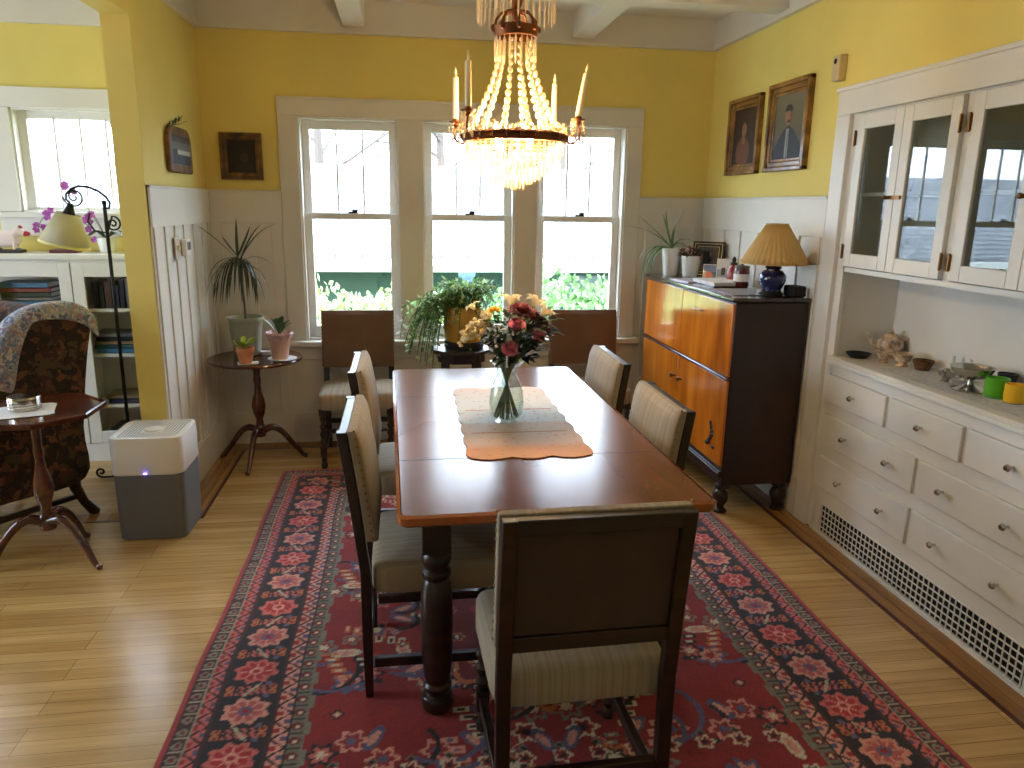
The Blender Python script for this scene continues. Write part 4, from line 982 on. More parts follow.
def card(label, loc, rz, w, h, fn):
    t = thing('photo_card', label, 'photo', loc, rz); tl = Matrix.Rotation(math.radians(-10), 4, 'X')
    obj('backing', MB().box(-w/2, w/2, 0, .004, 0, h, M=tl), MATS['white_card'], t); painted('print', w*.92, h*.9, 20, 22, fn, m_print, t, tl @ Matrix.Translation((0, -.001, h*.5)))
card('white card with a small dark picture standing beside the black frame', (1.835, 4.13, ZB+.001), math.radians(-30), .078, .125, paint_card)
card('small blue and red photo leaning in front of the white card', (1.775, 4.17, ZB+.001), math.radians(-30), .085, .090, paint_red)
# papers
m_paper = P('paper_white', (222, 218, 214), .6, var=.06, vscale=30)
solo('magazine', MB().box(-.07, .07, -.11, .11, 0, .006), P('glossy_cover', (206, 196, 214), .3, var=.35, vscale=14, coat=.4), 'glossy magazine near the front edge of the cabinet top', 'magazine', (1.635, 4.12, ZB), .12, bevel=.001)
t = thing('photo_album', 'thick white-topped album lying on the cabinet in front of the photos', 'album', (1.72, 3.92, ZB), .05)
obj('cover', MB().box(-.095, .095, -.14, .14, 0, .004), m_dark, t); obj('pages', MB().box(-.09, .09, -.135, .135, .004, .020), m_paper, t, bevel=.002); obj('top_cover', MB().box(-.095, .095, -.14, .14, .020, .024), m_paper, t)
solo('placemat', MB().box(-.13, .13, -.15, .15, 0, .003), P('grey_silk', (150, 142, 146), .35, var=.2, vscale=20), 'grey shiny mat on the cabinet top in front of the album', 'mat', (1.70, 3.55, ZB), 0, bevel=.001)
# jars
t = thing('glass_jar', 'slim jar of red glass beside the taller maroon jar', 'jar', (1.83, 3.98, ZB))
obj('body', MB().lathe([(.0005, 0), (.028, 0), (.034, .02), (.036, .06), (.028, .085), (.020, .10), (.022, .105)], seg=20), P('red_glaze', (150, 50, 48), .25, coat=.5, var=.1), t)
obj('stopper', MB().lathe([(.018, .104), (.020, .112), (.008, .122), (.013, .132), (.004, .148)], seg=14), P('dark_metal_lid', (60, 54, 56), .4, .6), t)
t = thing('storage_jar', 'maroon cylindrical jar in front of the lampshade', 'jar', (1.795, 3.80, ZB))
obj('body', MB().lathe([(.0005, 0), (.036, 0), (.040, .01), (.041, .085), (.037, .10)], seg=24), P('maroon_glaze', (78, 24, 24), .2, coat=.6), t)
obj('lid', MB().lathe([(.038, .098), (.040, .104), (.038, .112), (.012, .116), (.010, .124)], seg=20), P('green_brown_lid', (66, 62, 40), .4), t)
obj('label', MB().lathe([(.0415, .03), (.0415, .07)], seg=24, cap=False), m_paper, t, label='pale paper band')
# table lamp
t = thing('table_lamp', 'table lamp with blue and white ginger-jar base and pleated cream shade', 'lamp', (1.775, 3.42, ZB+.003))
m_pleat = thin('pleated_cream_silk', (226, 190, 122), .35, .6, .03)
n_ = NT('blue_white_porcelain'); v = n_.coord(); vo = n_.n('ShaderNodeTexVoronoi', i_Scale=22.0); n_.l(v, vo.inputs['Vector']); nz = n_.n('ShaderNodeTexNoise', i_Scale=30.0); n_.l(v, nz.inputs['Vector'])
ad = n_.n('ShaderNodeMath', operation='MULTIPLY'); n_.l(vo.outputs['Distance'], ad.inputs[0]); n_.l(nz.outputs['Fac'], ad.inputs[1])
n_.l(n_.ramp(ad.outputs[0], [(.10, (210, 200, 196)), (.16, (90, 96, 140)), (.22, (24, 30, 78))]), n_.b.inputs['Base Color']); n_.b.inputs['Roughness'].default_value = .12; n_.b.inputs['Coat Weight'].default_value = .6
obj('lamp_base', MB().lathe([(.0005, .018), (.040, .018), (.052, .04), (.064, .07), (.062, .095), (.046, .115), (.032, .120), (.028, .126)], seg=28), n_.m, t)
obj('foot', MB().lathe([(.0005, 0), (.056, 0), (.058, .008), (.046, .014), (.048, .020), (.0005, .020)], seg=28), m_black, t)
obj('lamp_cap', MB().lathe([(.034, .124), (.040, .130), (.036, .138), (.020, .142), (.022, .150), (.008, .154), (.008, .19)], seg=20), P('navy_lacquer', (20, 22, 40), .3), t)
sh = MB(); pr = [(.163, .150), (.055, .335)]
sh.lathe([(.160, .152), (.140, .185), (.100, .255), (.050, .336)], seg=144, cap=False, fn=lambda a, z: 1+.022*math.sin(a*36))
obj('lamp_shade', sh, m_pleat, t, ang=60, solid=.002)
e = MB().lathe([(.160, .149), (.164, .149), (.164, .156), (.160, .156), (.160, .149)], seg=48, cap=False).lathe([(.049, .333), (.053, .333), (.053, .339), (.049, .339), (.049, .333)], seg=32, cap=False)
for k in range(3): a = k*2*PI/3; e.tube([(0, 0, .325), (.05*math.cos(a), .05*math.sin(a), .335)], .0015, 4)
e.tube([(0, 0, .19), (0, 0, .33)], .003, 6); obj('shade_trim', e, P('cream_trim', (196, 160, 96), .6), t)
solo('wooden_box', MB().box(-.035, .035, -.045, .045, 0, .052), m_black, 'small black box beside the lamp base against the wall', 'box', (1.872, 3.375, ZB), .1, bevel=.008)
solo('glass_tumbler', MB().lathe([(.0005, 0), (.014, 0), (.017, .035), (.0155, .035), (.013, .003), (.0005, .003)], seg=18, cap=False), m_vase, 'tiny clear glass in front of the lamp base', 'glass', (1.67, 3.40, ZB+.003))

# ------------------------------------------------------------------ built-in china cabinet
OX, OY = XR, 2.455
t = thing('china_cabinet', 'built-in white china cabinet with glass doors, drawers and a lattice grille', 'china cabinet', (OX, OY, 0))
HW = .658
def wy(y): return y-OY
mb = MB()
mb.box(.012, .31, HW+.005, HW+.03, 0, 1.95).box(.012, .31, -HW-.03, -HW-.005, 0, 1.95).box(.288, .31, -HW-.03, HW+.03, 0, 1.95)
mb.box(.012, .31, -HW, HW, 1.237, 1.255).box(.012, .31, -HW, HW, 1.93, 1.95).box(.03, .31, -.015, .015, 1.25, 1.93)
mb.box(.004, .29, -HW, HW, .17, .19)
obj('carcass', mb, m_white, t, smooth=False)
obj('cabinet_shelf', MB().box(.03, .29, -HW, -.016, 1.56, 1.575).box(.03, .29, .016, HW, 1.56, 1.575), m_white, t, smooth=False)
ff = MB()   # face frame
ff.box(0, .02, HW-.012, HW+.05, 1.235, 1.93).box(0, .02, -HW-.05, -HW+.012, 1.235, 1.93).box(0, .02, -.024, .024, 1.255, 1.90).box(0, .02, -HW, HW, 1.900, 1.95).box(0, .02, -HW, HW, 1.235, 1.256)
ff.box(0, .02, HW-.005, HW+.05, 0, 1.235).box(0, .02, -HW-.05, -HW+.005, 0, 1.235)
ff.box(0, .02, -HW, HW, .770, .835).box(0, .02, -HW, HW, .582, .636).box(0, .02, -HW, HW, .378, .434).box(0, .02, -HW, HW, .150, .222).box(0, .02, HW-.05, HW, 0, .15).box(0, .02, -HW, -HW+.05, 0, .15)
ff.box(.0005, .021, -.02, .02, .222, .582).box(0, .02, .215-.012, .215+.012, .636, .77).box(0, .02, -.215-.012, -.215+.012, .636, .77).box(-.012, .02, -HW-.01, HW+.01, 0, .012)
obj('face_frame', ff, m_white, t, smooth=False)
cs = MB()
cs.box(-.022, 0, HW+.045, HW+.148, 0, 1.905).box(-.022, 0, -HW-.148, -HW-.045, 0, 1.905).box(-.022, 0, -HW-.148, HW+.148, 1.905, 2.015).box(-.032, 0, -HW-.156, HW+.156, 2.005, 2.022)
obj('casing', cs, m_white, t, bevel=.003)
ct = MB().box(-.014, .29, -HW-.02, HW+.02, .833, .852); obj('counter', ct, m_cream, t, bevel=.004)
obj('counter_edge', MB().box(-.020, .0, -HW-.02, HW+.02, .818, .836), m_white, t, bevel=.003)
for y0, y1, hs in ((.339, HW-.016, 1), (.026, .337, -1), (-.337, -.026, 1), (-HW+.016, -.339, -1)):
    z0, z1, s_ = 1.260, 1.896, .052; d_ = MB()
    d_.box(-.018, .002, y0, y0+s_, z0, z1).box(-.018, .002, y1-s_, y1, z0, z1).box(-.018, .002, y0+s_, y1-s_, z0, z0+.058).box(-.018, .002, y0+s_, y1-s_, z1-.062, z1)
    d = obj('door', d_, m_white, t, bevel=.003)
    obj('pane', MB().box(-.009, -.006, y0+s_-.004, y1-s_+.004, z0+.05, z1-.055), m_cabglass, d, smooth=False)
    yh = y1+.004 if hs > 0 else y0-.004
    for zz in (1.325, 1.80): obj('hinge', MB().tube([(-.022, yh, zz-.032), (-.022, yh, zz+.032)], .0045, 8).box(-.021, -.018, yh-.008, yh+.008, zz-.028, zz+.028), m_brass, d)
    if hs > 0: obj('latch', MB().box(-.026, -.018, y0-.045, y0+.045, 1.545, 1.560).ball((-.036, y0+.03, 1.553), .010, 8, 6), m_brass, d)
def gknob(par, y, z):
    k = MB(); k.lathe([(.006, 0), (.004, .010), (.010, .016), (.013, .024), (.008, .031), (.002, .032)], seg=12, M=Matrix.Translation((-.012, y, z)) @ Matrix.Rotation(-PI/2, 4, 'Y'))
    obj('knob', k, m_silver, par)
def drawer(y0, y1, z0, z1, ks):
    d = obj('drawer', MB().box(-.012, .012, y0, y1, z0, z1), m_white, t, bevel=.003)
    for k in ks: gknob(d, k, (z0+z1)/2)
drawer(.229, HW-.007, .638, .768, [.44]); drawer(-.201, .201, .638, .768, [.0]); drawer(-HW+.007, -.229, .638, .768, [-.44])
for z0, z1 in ((.436, .580), (.224, .376)):
    drawer(.010, HW-.007, z0, z1, [.158, .462]); drawer(-HW+.007, -.010, z0, z1, [-.158, -.462])
g = MB(); y0, y1, z0, z1 = -HW+.055, HW-.055, .012, .150
k = 0; y = y0
while y < y1: g.box(-.002, .002, y, y+.0042, z0, z1); y += .0285
for k in range(6): z = z0+(z1-z0)*k/5; g.box(-.004, -.0005, y0, y1, z-.0024, z+.0024)
obj('grille', g, m_white, t, smooth=False)
obj('duct', MB().box(.012, .28, -HW+.03, HW-.03, .001, .149), m_black, t, smooth=False)

ZC_ = .853
def C(px, py, z=ZC_): return aZ(px, py, z)
m_china = P('floral_ironstone', (196, 168, 140), .25, var=.35, vscale=45, coat=.5)
solo('shallow_dish', MB().lathe([(.0005, 0), (.035, 0), (.052, .018), (.055, .022), (.05, .022), (.033, .006), (.0005, .006)], seg=24, cap=False), m_black, 'small black shallow dish in the inner corner of the cabinet counter', 'dish', (2.035, 3.055, ZC_))
def teapot(name, label, loc, s, rz):
    t = thing(name, label, 'teapot', loc, rz)
    p = [(.0005, 0), (.030, 0), (.034, .006), (.026, .016), (.050, .040), (.060, .062), (.056, .082), (.036, .098), (.032, .100)]
    obj('body', MB().lathe([(r*s, z*s) for r, z in p], seg=28), m_china, t)
    obj('lid', MB().lathe([(.036*s, .099*s), (.026*s, .112*s), (.008*s, .118*s), (.010*s, .128*s), (.003*s, .134*s)], seg=20), m_china, t)
    obj('spout', MB().tube([Vector(q)*s for q in ((.045, 0, .045), (.075, 0, .06), (.088, 0, .09), (.104, 0, .108))], [.014*s, .010*s, .007*s, .006*s], 10), m_china, t)
    obj('handle', MB().tube([Vector(q)*s for q in ((-.048, 0, .085), (-.078, 0, .095), (-.095, 0, .07), (-.082, 0, .04), (-.05, 0, .03))], .005*s, 8), m_china, t)
teapot('teapot', 'patterned brown and white teapot on the cabinet counter', (2.170, 3.035, ZC_), .98, math.radians(150))
def cup(label, loc, s, rz=0):
    t = thing('china_cup', label, 'cup', loc, rz)
    obj('bowl', MB().lathe([(r*s, z*s) for r, z in ((.0005, 0), (.024, 0), (.026, .006), (.018, .014), (.034, .028), (.042, .055), (.040, .055), (.031, .03), (.0005, .018))], seg=24, cap=False), m_china, t)
    obj('handle', MB().tube([Vector(q)*s for q in ((.038, 0, .046), (.058, 0, .046), (.060, 0, .030), (.034, 0, .024))], .0035*s, 6), m_china, t)
c = C(879, 357); cup('footed china cup in front of the patterned teapot spout', (2.085, 2.945, ZC_), .8)
cup('wide china cup in front of the teapot handle', (2.115, 2.865, ZC_), 1.0, 2.5)
n_ = MB()
for k in range(6): n_.lathe([(.026+.003*k, .007*k), (.029+.003*k, .0035+.007*k), (.026+.003*k, .007+.007*k)], seg=20, cap=False)
n_.lathe([(.0005, .002), (.03, .002)], seg=20, cap=False)
solo('wicker_basket', n_, P('brown_wicker', (104, 70, 36), .8, var=.3, vscale=60), 'little brown wicker basket next to the china cups', 'basket', (2.155, 2.785, ZC_))
solo('lace_runner', MB().box(-.085, .10, -.52, .46, 0, .0016), P('pale_lace_cloth', (196, 194, 190), .8, var=.12, vscale=60), 'pale lace cloth lying along the cabinet counter under the silver', 'cloth', (2.06, 2.36, ZC_), smooth=False)
ZL = ZC_+.002
t = thing('silver_compote', 'polished silver footed bowl on the lace cloth', 'bowl', (2.085, 2.43, ZL))
obj('base', MB().lathe([(.0005, 0), (.062, 0), (.064, .006), (.030, .014), (.012, .024), (.010, .036), (.018, .044)], seg=32), m_silver, t)
obj('bowl', MB().lathe([(.010, .040), (.045, .050), (.066, .068), (.074, .088), (.078, .090), (.071, .088), (.062, .072), (.04, .056), (.0005, .052)], seg=32, cap=False), m_silver, t)
t = thing('sauce_boat', 'small silver sauce boat behind the footed silver bowl', 'sauce boat', (2.095, 2.565, ZL), .6)
obj('body', MB().lathe([(.0005, 0), (.024, 0), (.014, .012), (.030, .026), (.036, .045), (.034, .045), (.026, .028), (.0005, .020)], seg=24, cap=False, fn=lambda a, z: 1+.35*max(0, math.cos(a))**3*(z > .02)), m_silver, t)
obj('handle', MB().tube([(-.032, 0, .04), (-.055, 0, .052), (-.058, 0, .03), (-.03, 0, .022)], .003, 6), m_silver, t)
for lb, lc in (('white candle in a low holder at the back of the counter, nearer the china cups', (2.185, 2.655, ZC_)), ('white candle in a low holder at the back of the counter, nearer the green cup', (2.195, 2.575, ZC_))):
    t = thing('candle_holder', lb, 'candle', lc); obj('holder', MB().lathe([(.0005, 0), (.028, 0), (.03, .004), (.012, .010), (.013, .028), (.016, .030)], seg=18), m_silver, t)
    obj('candle', MB().lathe([(.0085, .026), (.0085, .085), (.003, .088)], seg=12), P('white_candle_wax', (232, 232, 224), .4), t)
def mug(name, label, loc, col, r, h):
    t = thing(name, label, 'cup', loc); m_ = P(name+'_glaze', col, .35, coat=.3, var=.05)
    obj('body', MB().lathe([(.0005, 0), (r*.86, 0), (r*.95, .006), (r, .02), (r, h), (r-.004, h), (r-.005, .02), (.0005, .012)], seg=28, cap=False), m_, t)
    obj('foot_ring', MB().lathe([(r*.8, -.0), (r*.9, .0), (r*.9, .004), (r*.8, .004)], seg=24, cap=False), P('blue_grey_foot', (120, 128, 160), .4), t)
mug('green_cup', 'bright green cup near the front of the cabinet counter', (2.10, 2.322, ZL), (92, 178, 20), .039, .072)
mug('yellow_cup', 'yellow cup partly cut off beside the green cup', (2.105, 2.243, ZL), (238, 186, 10), .034, .066)
solo('dark_bowl', MB().lathe([(.0005, 0), (.018, 0), (.024, .01), (.034, .072), (.031, .072), (.022, .012), (.0005, .008)], seg=28, cap=False), P('slate_blue_glaze', (56, 58, 74), .25), 'small slate blue beaker standing behind the green and yellow cups', 'beaker', (2.195, 2.385, ZL))
# glassware behind the doors
for lb, lc in (('stemmed glass behind the first glass door, in the corner', (2.10, 3.02, 1.256)), ('stemmed glass behind the first glass door, nearer the latch', (2.10, 2.90, 1.256)), ('stemmed glass on the upper cabinet shelf behind the first door', (2.10, 2.98, 1.576))):
    solo('wine_glass', MB().lathe([(.0005, 0), (.03, 0), (.030, .002), (.004, .006), (.003, .06), (.02, .075), (.032, .10), (.030, .145), (.029, .145), (.031, .10), (.018, .078), (.0005, .066)], seg=20, cap=False), m_vase, lb, 'glass', lc, 0, 'glasses behind the cabinet doors')
m_plate = P('cream_stoneware', (196, 190, 172), .3, coat=.3)
for k, (lb, yy) in enumerate((('stack-like cream serving bowl behind the second glass door', 2.62), ('cream serving bowl behind the third glass door', 2.28))):
    solo('serving_bowl', MB().lathe([(.0005, 0), (.045, 0), (.075, .035), (.085, .06), (.082, .06), (.07, .035), (.0005, .01)], seg=28, cap=False), m_plate, lb.replace('stack-like ', ''), 'bowl', (2.11, yy, 1.256), 0, 'bowls behind the cabinet doors')

# ------------------------------------------------------------------ pictures
m_canvas = attr_mat('oil_canvas', .6)
m_gilt = wood('gilded_wood', (84, 54, 20), (140, 98, 42), (184, 140, 70), scale=(10, 10, 10), rough=.4, coat=.2)
m_gilt2 = wood('dark_gilded_wood', (60, 38, 18), (112, 76, 34), (160, 114, 56), scale=(10, 10, 10), rough=.4, coat=.2)
def framed(name, label, w, h, fw, fn, M0, gm, nx=40, ny=52):
    t = thing(name, label, 'picture'); t.matrix_world = M0
    f = MB()
    for d_, (a, b_) in enumerate(((fw, 0), (fw*.55, .008), (fw*.25, .004))):
        pass
    def ring(o_, i_, y0, y1):
        for sx, sz in ((1, 0), (-1, 0), (0, 1), (0, -1)):
            if sx: f.box(min(sx*(w/2-o_), sx*(w/2-i_)), max(sx*(w/2-o_), sx*(w/2-i_)), y0, y1, -h/2+o_, h/2-o_)
            else: f.box(-w/2+o_, w/2-o_, y0, y1, min(sz*(h/2-o_), sz*(h/2-i_)), max(sz*(h/2-o_), sz*(h/2-i_)))
    ring(0, fw*.35, -.030, 0); ring(fw*.35, fw*.75, -.020, 0); ring(fw*.75, fw, -.014, 0)
    obj('frame', f, gm, t, bevel=.004)
    painted('canvas', w-2*fw, h-2*fw, nx, ny, fn, m_canvas, t, Matrix.Translation((0, -.008, 0)))
    return t
def man(u, v):
    c = np.tile(np.array([104, 96, 74.]), (len(u), 1)); c *= (.8+.4*v)[:, None]
    sh_ = (v < .50-1.1*np.abs(u-.5)**1.6) ; c[sh_] = (44, 48, 58)
    c[(np.abs(u-.48) < .05) & (v < .46)] = (150, 150, 146); c[(np.abs(u-.48) < .018) & (v < .42)] = (70, 74, 84)
    e = ((u-.48)/.13)**2+((v-.66)/.15)**2; c[e < 1] = (158, 112, 82); c[(e < 1) & (u > .52)] = (120, 80, 58); c[(((u-.48)/.145)**2+((v-.72)/.12)**2 < 1) & (v > .73)] = (50, 38, 30)
    c[((u-.48)/.07)**2+((v-.58)/.025)**2 < 1] = (84, 58, 44); return c
def woman(u, v):
    c = np.tile(np.array([56, 36, 26.]), (len(u), 1)); c *= (.7+.5*v)[:, None]
    c[((u-.45)/.3)**2+((v-.2)/.3)**2 < 1] = (110, 66, 44); e = ((u-.47)/.11)**2+((v-.62)/.13)**2
    c[((u-.47)/.17)**2+((v-.64)/.19)**2 < 1] = (46, 30, 22); c[e < 1] = (150, 104, 74); c[(np.abs(u-.47) < .06) & (v < .52) & (v > .36)] = (140, 94, 66); return c
def dark(u, v):
    c = np.tile(np.array([34, 26, 22.]), (len(u), 1)); c[((u-.6)/.14)**2+((v-.45)/.16)**2 < 1] = (60, 44, 34); c[((u-.62)/.3)**2+((v-.1)/.25)**2 < 1] = (44, 34, 28); return c
MR = Matrix.Rotation(-PI/2, 4, 'Z')
framed('portrait_painting', 'gilt-framed portrait of a man in a dark suit, hung beside the built-in cabinet', .412, .435, .062, man, Matrix.Translation((XR-.001, 3.715, 1.908)) @ MR, m_gilt)
framed('portrait_painting', 'gilt-framed portrait of a woman in brown tones, nearer the corner', .400, .420, .060, woman, Matrix.Translation((XR-.001, 4.215, 1.900)) @ MR, m_gilt)
framed('small_painting', 'small dark painting in a gilt frame beside the windows on the yellow wall', .236, .264, .040, dark, Matrix.Translation((-.918, YB-.001, 1.752)), m_gilt2)
# rounded plaque on the left wall
t = thing('wall_plaque', 'small round-topped wooden picture plaque with a twig over it', 'picture'); t.matrix_world = Matrix.Translation((XL+.001, 4.185, 1.745)) @ Matrix.Rotation(PI/2, 4, 'Z')
def arch(w, h, rt, rb=.02, n=8):
    pts = []
    for cx_, cz_, r, a0 in ((w/2-rt, h/2-rt, rt, 0), (-w/2+rt, h/2-rt, rt, 90), (-w/2+rb, -h/2+rb, rb, 180), (w/2-rb, -h/2+rb, rb, 270)):
        for i in range(n+1): a = math.radians(a0+90*i/n); pts.append((cx_+r*math.cos(a), cz_+r*math.sin(a)))
    return pts
MX = Matrix.Rotation(PI/2, 4, 'X')
obj('frame', MB().prism(arch(.40, .225, .085), 0, .025, M=MX), m_gilt2, t, bevel=.006)
def scene_(u, v):
    c = np.tile(np.array([96, 92, 84.]), (len(u), 1)); c[v < .5] = (40, 38, 38); c[(v > .36) & (v < .52) & (u > .25)] = (176, 176, 166); c[(v > .75)] = (70, 58, 48); return c
painted('print', .31, .14, 30, 20, scene_, m_canvas, t, Matrix.Translation((0, -.0265, 0)))
e = MB().tube([(-.19, -.015, .07), (-.10, -.02, .115), (.02, -.02, .13), (.17, -.02, .16)], [.002, .0025, .002, .001], 5)
R = random.Random(8)
for k in range(14): p = Vector((-.20+.02*k, -.02, .085+.005*k)); e.ribbon([p, p+Vector((R.uniform(-.02, .02), -.008, .02)), p+Vector((R.uniform(-.04, .03), -.01, .032))], [.001, .004, .0005])
obj('twig', e, m_dgreen, t)
# wall devices
t = thing('door_chime', 'cream chime box with a dark spot on the yellow wall above the cabinet casing', 'chime'); t.matrix_world = Matrix.Translation((XR, 3.288, 2.110)) @ MR
obj('housing', MB().box(-.026, .030, -.040, 0, -.055, .055), P('aged_cream_plastic', (206, 186, 140), .4), t, bevel=.006); obj('speaker_hole', MB().ball((-.0, -.041, .028), (.012, .003, .012), 12, 6), m_black, t)
t = thing('light_switch', 'white switch plate on the panelled wall nearest the opening', 'switch'); t.matrix_world = Matrix.Translation((XL+.017, 3.985, 1.265)) @ Matrix.Rotation(PI/2, 4, 'Z')
obj('plate', MB().box(-.038, .038, -.006, 0, -.058, .058), P('beige_plate', (196, 184, 162), .4), t, bevel=.003); obj('toggle', MB().box(-.006, .006, -.018, -.005, -.012, .012), m_white, t, bevel=.002)
t = thing('thermostat', 'small thermostat with dark display beside the switch plate', 'thermostat'); t.matrix_world = Matrix.Translation((XL+.017, 4.10, 1.262)) @ Matrix.Rotation(PI/2, 4, 'Z')
obj('housing', MB().box(-.042, .042, -.028, 0, -.042, .042), m_white, t, bevel=.006); obj('display', MB().box(-.026, .030, -.0295, -.027, -.012, .028), P('grey_display', (84, 84, 86), .3), t)

# ------------------------------------------------------------------ air purifier
t = thing('air_purifier', 'white and grey square air purifier standing at the end of the partition wall', 'air purifier', (-1.140, 3.47, 0))
m_knit = P('grey_knit_mesh', (106, 106, 106), .9, bump=.5, bscale=300)
def loft(levels, n=6):
    mb = MB(); rings = [rrect(w, w, r, n) for w, r, z in levels]; k = len(rings[0]); vs = [(x, y, lv[2]) for rg_, lv in zip(rings, levels) for x, y in rg_]
    fs = [(i*k+j, i*k+(j+1) % k, (i+1)*k+(j+1) % k, (i+1)*k+j) for i in range(len(levels)-1) for j in range(k)]
    fs += [tuple(range(k-1, -1, -1)), tuple((len(levels)-1)*k+j for j in range(k))]; return mb.add(vs, fs)
obj('base', loft([(.285, .04, 0), (.295, .045, .006), (.303, .045, .308)]), m_knit, t)
obj('top_housing', loft([(.303, .045, .310), (.309, .047, .314), (.309, .047, .472), (.303, .045, .480), (.278, .040, .483), (.270, .038, .476)]), P('white_plastic', (232, 230, 226), .35), t, ang=50)
e = MB()
for i in range(-9, 10):
    for j in range(-9, 10):
        if max(abs(i), abs(j)) > 3: e.lathe([(.0033, .4762), (.0033, .4772)], (i*.0132, j*.0132, 0), 6)
obj('vent_holes', e, P('vent_grey', (120, 122, 126), .6), t, smooth=False)
obj('top_button', MB().lathe([(.04, .476), (.04, .482), (.036, .484)], seg=28), MATS['white_plastic'], t)
obj('status_light', MB().cbox((-.004, -.1560, .318), (.012, .002, .003)), glow('violet_led', (110, 90, 255), 3), t)

# ------------------------------------------------------------------ living room: bookcase
BX0, BX1, BYF = -2.70, XLo-.02, 4.45; BW = BX1-BX0
t = thing('bookcase', 'low white bookcase with glass doors under the high window', 'bookcase', (0, 0, 0))
H_ = 1.2; mb = MB().box(BX0, BX0+.02, BYF+.02, YB-.02, 0, H_-.03).box(BX1-.02, BX1, BYF+.02, YB-.02, 0, H_-.03).box(BX0, BX1, YB-.035, YB-.022, 0, H_-.03).box(BX0, BX1, BYF+.01, YB-.02, 0, .11).box(-1.82, -1.80, BYF+.03, YB-.03, .1, H_-.03)
mb.box(BX0, BX1, BYF+.012, BYF+.03, 1.09, 1.17)
obj('carcass', mb, m_white, t, smooth=False)
obj('bookcase_top', MB().box(BX0-.015, BX1+.005, BYF-.012, YB-.022, 1.17, 1.20), m_white, t, bevel=.005)
for z in (.115, .335, .635, .895): obj('shelf', MB().box(BX0+.02, BX1-.02, BYF+.035, YB-.036, z-.018, z), m_white, t, smooth=False)
for x0, x1 in ((-2.70, -2.26), (-2.255, -1.815), (-1.808, XLo-.03)):
    d_ = MB(); s_ = .062; z0, z1 = .115, 1.155
    d_.box(x0, x0+s_, BYF-.004, BYF+.014, z0, z1).box(x1-s_, x1, BYF-.004, BYF+.014, z0, z1).box(x0+s_, x1-s_, BYF-.004, BYF+.014, z0, z0+.07).box(x0+s_, x1-s_, BYF-.004, BYF+.014, z1-.078, z1)
    d = obj('door', d_, m_white, t, bevel=.002); obj('pane', MB().box(x0+s_-.004, x1-s_+.004, BYF+.004, BYF+.006, z0+.06, z1-.07), m_glass, d, smooth=False)
R = random.Random(31)
COLS = {'dark green': (40, 58, 44), 'red': (130, 44, 44), 'navy': (36, 44, 74), 'sky blue': (60, 120, 160), 'brown': (80, 56, 40), 'black': (26, 26, 28), 'grey': (110, 112, 110), 'tan': (150, 130, 96), 'white': (200, 200, 194), 'teal': (56, 100, 104)}
def book(cname, label, loc, w, d, h, rz, group, upright=False):
    t = thing('book', label, 'book', loc, rz, group); mc = P('book_cloth_'+cname.replace(' ', '_'), COLS[cname], .6, var=.1)
    if upright:   # spine faces -Y
        obj('cover', MB().box(0, .003, 0, d, 0, h).box(w-.003, w, 0, d, 0, h).box(0, w, 0, .003, 0, h), mc, t, smooth=False); obj('pages', MB().box(.003, w-.003, .003, d-.006, .004, h-.004), m_paper, t, smooth=False)
    else:
        obj('cover', MB().box(-w/2, w/2, 0, d, 0, .003).box(-w/2, w/2, 0, d, h-.003, h).box(-w/2, w/2, 0, .003, 0, h), mc, t, smooth=False); obj('pages', MB().box(-w/2+.004, w/2-.004, .003, d-.006, .003, h-.003), m_paper, t, smooth=False)
lab2 = ['lowest', 'second up', 'third up', 'fourth up', 'fifth up', 'sixth up']
def stack(xc, z, cols, where, w=.26):
    hh = z+.001
    for i, c_ in enumerate(cols):
        h = R.uniform(.016, .030); book(c_, '%s book lying %s %s' % (c_, lab2[i] if i < len(cols)-1 else 'topmost', where), (xc+R.uniform(-.01, .01), BYF+.045, hh), w*R.uniform(.85, 1), .17, h, 0, 'books in the white bookcase'); hh += h+.0008
stack(-2.08, .895, ['white', 'sky blue', 'grey', 'dark green', 'red', 'sky blue'][:6], 'in the stack behind the armchair-side bookcase door', .30)
stack(-1.63, .635, ['sky blue', 'teal', 'tan', 'black', 'grey'], 'in the wide stack on the middle bookcase shelf', .24)
stack(-1.40, .635, ['teal', 'brown', 'navy'], 'in the narrow stack by the partition wall', .16)
stack(-1.60, .115, ['brown', 'red', 'grey'], 'in the stack on the lowest bookcase shelf', .24)
stack(-1.60, .335, ['navy', 'tan'], 'on the second lowest bookcase shelf', .24)
x = -1.73
for i, c_ in enumerate(['black', 'dark green', 'brown', 'navy', 'black', 'grey', 'brown', 'teal']):
    w_ = R.uniform(.022, .04); book(c_, '%s book standing %s on the top bookcase shelf' % (c_, ['first by the door stile', 'second from the door stile', 'third from the door stile', 'fourth from the door stile', 'fifth from the door stile', 'sixth from the door stile', 'seventh from the door stile', 'last in the row'][i]), (x, BYF+.05, .896), w_, .14, R.uniform(.12, .17), 0, 'upright books on the top bookcase shelf', True); x += w_+.003
